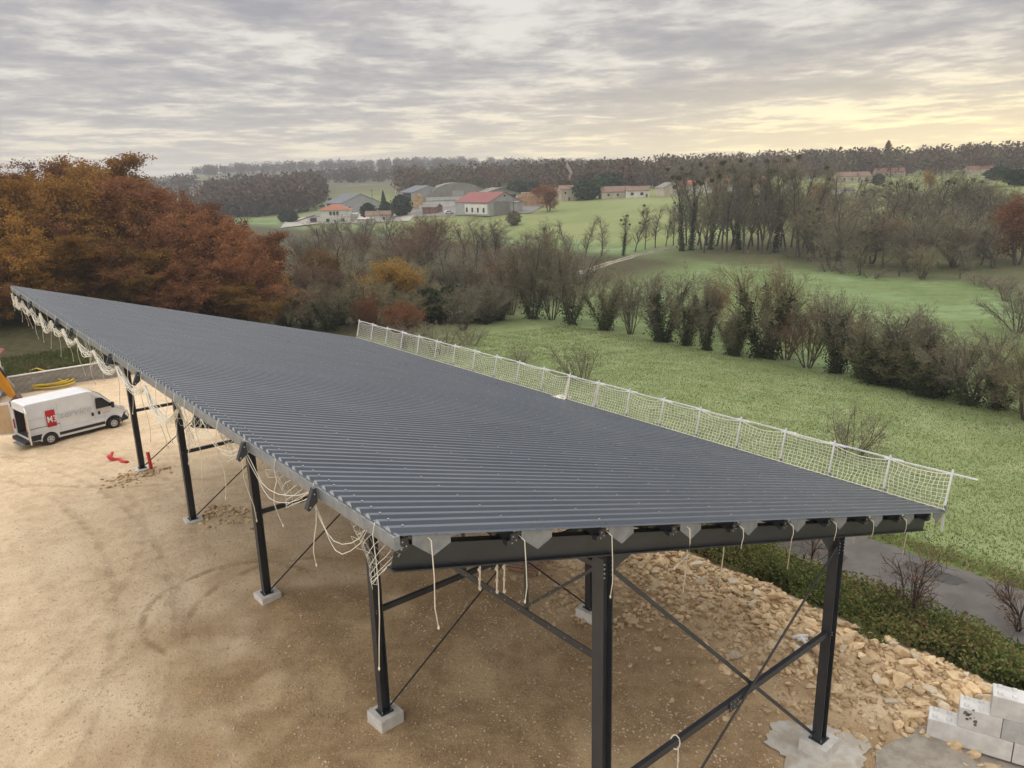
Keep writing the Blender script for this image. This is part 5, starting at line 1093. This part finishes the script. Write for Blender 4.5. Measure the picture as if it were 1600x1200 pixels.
def scatter(name, n, pos, rmin, rmax, mtl, label, seed, skew=2.0):
    """loose stones too small to pick apart: one mesh of low hulls"""
    rng = np.random.default_rng(seed); hulls = []
    for q in range(8):
        me = stone_mesh(300 + q + seed, mtl); v = np.array([tuple(a.co) for a in me.vertices]); f = np.array([tuple(p.vertices) for p in me.polygons if len(p.vertices) == 3]); hulls.append((v, f)); bpy.data.meshes.remove(me)
    Vs, Fs, off = [], [], 0
    for k in range(n):
        q = pos(rng)
        if q is None: continue
        x, y = q; r = rmin + (rmax - rmin) * rng.random() ** skew; v, f = hulls[k % 8]; a = rng.uniform(0, 6.283); tl = rng.uniform(-.4, .4); c, s_ = math.cos(a), math.sin(a)
        R1 = np.array([[c, -s_, 0], [s_, c, 0], [0, 0, 1]]) @ np.array([[1, 0, 0], [0, math.cos(tl), -math.sin(tl)], [0, math.sin(tl), math.cos(tl)]])
        Vs.append(v @ R1.T * r + np.array([x, y, hz(x, y) + r * .18])); Fs.append(f + off); off += len(v)
    o = obj(name, mesh_np(name, np.concatenate(Vs), np.concatenate(Fs), mtl)); return tag(o, label, 'stones', kind='stuff')
def pos_edge(rng):
    s_ = rng.uniform(-14, 3.0); t_ = 13.1 + .35 * math.sin(s_ * .9) + .25 * math.sin(s_ * 2.3 + 1) - abs(rng.normal(0, 2.2))
    if t_ < 5.5 or (s_ > 1.0 and t_ < 9.6): return None
    return XY(s_, t_)
STS = mat('rubble_small', (0.76, 0.585, 0.37), .95, (0.46, 0.315, 0.17), 1.7, coord='World', contrast=(.4, .6))
scatter('rubble', 5200, pos_edge, .05, .17, STS, 'small broken limestone filling the rubble at the platform edge', 1)
def pos_yard(rng):
    if rng.random() < .8: s_, t_ = rng.normal(-6, 7), rng.normal(5, 4.5)
    else: s_, t_ = rng.uniform(-50, 4), rng.uniform(-22, 12)
    if t_ > 12.5 or s_ > 6: return None
    return XY(s_, t_)
scatter('gravel', 17000, pos_yard, .013, .055, mat('yard_gravel', (0.76, 0.64, 0.47), .95, (0.52, 0.39, 0.25), 1.1, coord='World', contrast=(.42, .58)), 'scattered gravel over the bare yard ground', 2, 2.5)
def pos_heaps(rng):
    c = [(-23.2, 1.6, 1.0), (-24.2, .9, .8), (-31.5, .2, .8), (-7.4, 8.6, 1.3), (-9.2, 8.0, 1.0), (-31.2, -1.0, .7)][rng.integers(0, 6)]; return XY(c[0] + rng.normal(0, c[2] * .6), c[1] + rng.normal(0, c[2] * .6))
scatter('spoil_stones', 700, pos_heaps, .04, .16, STS, 'broken stones thrown up around the post footings', 3)
# pale concrete spilled round the near right footing
bx_, by_ = XY(-.02, BW); v_ = []
for k in range(72):
    q = 6.283 * k / 72; r_ = 1.02 * (1 + .15 * math.sin(3 * q + 1) + .08 * math.sin(7 * q) + .04 * math.sin(17 * q + 2) + .03 * math.sin(29 * q)); x, y = bx_ + r_ * math.cos(q) * 1.15, by_ + r_ * math.sin(q); v_.append((x, y, hz(x, y) + .035))
v_.append((bx_, by_, hz(bx_, by_) + .07)); tag(MB().add(v_, [(k, (k + 1) % 72, 72) for k in range(72)]).build('concrete_spill', mat('spilled_concrete', (0.66, 0.63, 0.57), .9, (0.50, 0.44, 0.36), 2, .3, 20, coord='World')), kind='structure')
# grey gravel patch and the big interlocking blocks
gp = [XY(s_, t_) for s_, t_ in ((.9, 8.6), (1.4, 10.4), (2.4, 11.2), (6.0, 11.6), (7.0, 6.0), (3.0, 6.2), (1.8, 7.4))]
npt = []
for a, b_ in zip(gp, gp[1:] + gp[:1]):
    for k in range(6): f = k / 6; npt.append((a[0] + (b_[0] - a[0]) * f + rg5.uniform(-.12, .12), a[1] + (b_[1] - a[1]) * f + rg5.uniform(-.12, .12)))
cx, cy = XY(3.2, 8.8); v_ = [(x, y, hz(x, y) + .03) for x, y in npt] + [(cx, cy, hz(cx, cy) + .06)]; nn = len(npt)
tag(MB().add(v_, [(k, (k + 1) % nn, nn) for k in range(nn)]).build('grey_gravel', mat('grey_gravel', (0.46, 0.415, 0.35), .95, (0.33, 0.29, 0.24), 3, .6, 30, coord='World')), kind='structure')
LEGO = mat('cast_concrete', (0.74, 0.735, 0.72), .85, (0.60, 0.59, 0.575), 2.4, .18, 22, vary=.05)
LEGOD = mat('cast_concrete_dark', (0.42, 0.42, 0.415), .85, (0.54, 0.535, 0.53), 2.5, .12, 25); STAIN = mat('soot_stain', (0.12, 0.115, 0.11), .9, (0.2, .19, .18), 8)
g0 = G(1446, 1155); g1 = G(1565, 1194); ld = (g1 - g0)[:2]; lyaw = math.atan2(ld[1], ld[0]); BS = .55
lz = g0[2]
def lego(x0, L, lev, mtl, label, shift=0.0):
    e = empty('concrete_block', (g0[0] + math.cos(lyaw) * x0 - math.sin(lyaw) * shift, g0[1] + math.sin(lyaw) * x0 + math.cos(lyaw) * shift, lz + lev * (BS + .006)), lyaw, label, 'concrete block', 'interlocking concrete blocks')
    MB().box((L / 2, BS / 2, BS / 2), (L, BS, BS)).build('block_body', mtl, e, bevel=.018)
    for k in range(int(L / .3 + .01)):
        for q in range(2): MB().box((.15 + k * .3, .15 + q * .3, BS + .022), (.13, .13, .045), 0, .6).build('stud', mtl, e)
    return e
b1 = lego(0, 1.8, 0, LEGO, 'bottom left pale concrete block of the stack, its left studs bare'); b2 = lego(.62, .9, 1, LEGO, 'short pale concrete block on the second course with a dark soot mark'); lego(1.53, 1.8, 1, LEGOD, 'dark streaked concrete block on the second course'); b3 = lego(1.25, 1.8, 2, LEGO, 'topmost pale concrete block with studded top'); lego(1.82, 1.2, 0, LEGO, 'bottom concrete block cut by the picture bottom edge')
for k in range(16): a = rg5.gauss(.25, .10); b_ = rg5.gauss(.36, .07); MB().cyl((a, -.002, b_), rg5.uniform(.015, .05), .003, 7, 'y').build('soot_mark', STAIN, b2)
# brambles on the bank, a green mass
BRAM = leaf_mat('bramble_leaves', [(0.04, 0.055, 0.02), (0.075, 0.10, 0.032), (0.12, 0.155, 0.05), (0.175, 0.19, 0.066), (0.23, 0.165, 0.085), (0.19, 0.10, 0.055)], .2)
rng = np.random.default_rng(12); N = 90000
s_ = rng.uniform(-34, 12, N); t_ = 13.25 + .45 * np.sin(s_ * .9) + .3 * np.sin(s_ * 2.3 + 1) + 4.7 * rng.random(N); x, y = A5[0] + U[0] * s_ + V[0] * t_, A5[1] + U[1] * s_ + V[1] * t_
lump = .35 + .45 * np.abs(np.sin(s_ * 1.3 + 1.1 * np.sin(t_ * 1.7))) + .35 * np.abs(np.sin(s_ * .47 + t_ * .9)); prof_ = np.sin(np.pi * np.clip((t_ - 13.0) / 6.2, 0, 1)) ** .6 * (1 - .45 * sm(t_, 16, 19))
keep = rng.random(N) < np.clip(lump * 1.05 - .18, .05, 1)
C = np.stack([x, y, height(x, y) + prof_ * lump * rng.random(N) ** .6 * 1.25 + .03], 1)[keep]; patch = .5 + .5 * np.sin(s_ * .8 + 2 * np.sin(t_)) ; tn = np.clip(.12 + .45 * rng.random(N) + .35 * (patch - .5) + .45 * (rng.random(N) > .88), 0, 1)[keep]
vv, ff, tt_ = leaves(C, .062, rng, tint=tn); tag(obj('bramble', mesh_np('bramble', vv, ff, BRAM, tt_)), 'dark green bramble and ivy covering the bank beside the lane', 'brambles', kind='stuff')
cs = npr.random(900); m_ = []
for k in range(420):
    s0, t0 = rg5.uniform(-30, 10), rg5.uniform(13.6, 18.6); x, y = XY(s0, t0); h_ = rg5.uniform(.5, 1.15); a = rg5.uniform(0, 6.28); L = rg5.uniform(.3, .9); z0 = hz(x, y)
    q = [(x, y, z0), (x + math.cos(a) * L * .4, y + math.sin(a) * L * .4, z0 + h_ * .85), (x + math.cos(a) * L, y + math.sin(a) * L, z0 + h_)]
    for i in range(2): m_.append((*q[i], *q[i + 1], .008 - .003 * i, .006 - .003 * i, 0))
Vt, F = tubes(np.array(m_), 3); tag(obj('bramble_stems', mesh_np('bramble_stems', Vt, F, BARK)), 'thin brown stems rising from the brambles on the bank', 'stems', kind='stuff')
# leafless saplings and stakes on the bank
for (px, py, top, key, wd, lab) in ((1425, 990, 880, 'sapling0', .9, 'leafless forked sapling standing in the brambles beside the lane'), (1270, 905, 838, 'sapling1', .9, 'leafless sapling behind the right-hand post near the lane'), (1590, 985, 905, 'sapling1', 1.0, 'leafless sapling at the right edge of the lane')):
    p = G(px, py); plant('sapling', key, p, (py - top) * PR(p)[2] / FPX * 1.5, spin(), lab, 'sapling', None, wd)
for (px, py, top, lab) in ((1462, 988, 962, 'short weathered stake right of the leafless sapling'), (1252, 915, 862, 'weathered wooden stake left of the right-hand post')):
    p = G(px, py); H = (py - top) * PR(p)[2] / FPX; m = MB(); m.tube([(0, 0, -.1), (.02, 0, H * .6), (.03, .02, H)], [.05, .045, .04], 7); tag(m.build('wooden_stake', POLEM, loc=p), lab, 'stake')
# grass: blades on the pasture, verges and the bank behind the wall
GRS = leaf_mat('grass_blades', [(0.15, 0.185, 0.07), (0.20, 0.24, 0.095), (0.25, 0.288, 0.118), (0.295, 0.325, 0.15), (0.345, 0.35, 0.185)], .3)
GRD = leaf_mat('dark_rough_grass', [(0.055, 0.07, 0.025), (0.085, 0.105, 0.036), (0.12, 0.13, 0.05), (0.15, 0.12, 0.06)], .25)  # darker green palette for the rough grass by the wood and on the bank
def grass(name, n, pos, hmin, hmax, label, seed, mtl=None):
    rng = np.random.default_rng(seed); x, y = pos(rng, n); z = height(x, y); h_ = rng.uniform(hmin, hmax, n); a = rng.uniform(0, 6.283, n); w_ = h_ * .30; lx, ly = rng.normal(0, .5, n) * h_, rng.normal(0, .5, n) * h_
    P = np.stack([x, y, z - .02], 1); d = np.stack([np.cos(a) * w_, np.sin(a) * w_, 0 * a], 1); T = P + np.stack([lx, ly, h_], 1)
    Vt = np.stack([P - d, P + d, T], 1).reshape(-1, 3); n1 = .5 + .25 * np.sin(x * .9 + 1.7 * np.sin(y * .6)) + .25 * np.sin(y * 1.3 + x * .4)
    o = obj(name, mesh_np(name, Vt, np.arange(len(Vt)).reshape(-1, 3), mtl or GRS, np.repeat(np.clip(.48 * n1 + .20 * rng.random(n) + .32 * (.5 + .5 * np.sin(x * .23 + 1.5 * np.sin(y * .17)) * np.sin(y * .31 + .6)), 0, 1), 3))); return tag(o, label, 'grass', kind='stuff')
def pos_field(rng, n):
    u_ = rng.random(n); t_ = 24.6 + 33 * u_ ** 1.3; s_ = rng.uniform(-62, 22, n); return A5[0] + U[0] * s_ + V[0] * t_, A5[1] + U[1] * s_ + V[1] * t_
grass('pasture_grass', 230000, pos_field, .05, .14, 'rough tufted grass of the near pasture', 31)
def pos_verge(rng, n):
    t_ = np.where(rng.random(n) < .5, rng.normal(19.4, .35, n), rng.normal(24.8, .35, n)); t_ = np.where(np.abs(t_ - 22.05) < 1.95, 19.6 * (t_ < 22) + 24.5 * (t_ >= 22), t_); s_ = rng.uniform(-40, 14, n); return A5[0] + U[0] * s_ + V[0] * t_, A5[1] + U[1] * s_ + V[1] * t_
grass('verge_grass', 26000, pos_verge, .06, .20, 'bright grass verges on both sides of the lane', 32)
def pos_back(rng, n): s_ = -55.2 - 7 * rng.random(n); t_ = rng.uniform(-24, 14, n); return A5[0] + U[0] * s_ + V[0] * t_, A5[1] + U[1] * s_ + V[1] * t_
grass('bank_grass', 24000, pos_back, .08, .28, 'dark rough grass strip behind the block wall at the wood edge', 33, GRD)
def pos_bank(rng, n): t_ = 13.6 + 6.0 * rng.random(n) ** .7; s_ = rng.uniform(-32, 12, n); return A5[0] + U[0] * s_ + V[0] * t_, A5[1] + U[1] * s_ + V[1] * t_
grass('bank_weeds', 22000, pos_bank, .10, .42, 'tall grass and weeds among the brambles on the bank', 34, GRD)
# fallen leaves along the pasture side of the lane
x, y = pos_verge(rng, 5000); C = np.stack([x, y, height(x, y) + .04], 1); vv, ff, tt_ = leaves(C, .05, rng); tag(obj('fallen_leaves', mesh_np('fallen_leaves', vv, ff, OAKL, tt_)), 'brown fallen leaves along the lane edges', 'leaves', kind='stuff')
# ------------------------------------------------------------------ the air: a thin, even haze over the whole place
hm = bpy.data.materials.new('haze'); hm.use_nodes = True; t = NT(hm.node_tree); t.n.remove(t.n['Principled BSDF'])
pv = t.node('ShaderNodeVolumePrincipled'); pv.inputs['Color'].default_value = (0.88, 0.92, 1.0, 1); pv.inputs['Density'].default_value = 0.00035; pv.inputs['Anisotropy'].default_value = 0.25
t.l.new(pv.outputs[0], t.n['Material Output'].inputs['Volume'])
hb = MB().box((0, 3000, 26), (12500, 9000, 88)).build('haze', hm); tag(hb, kind='stuff')
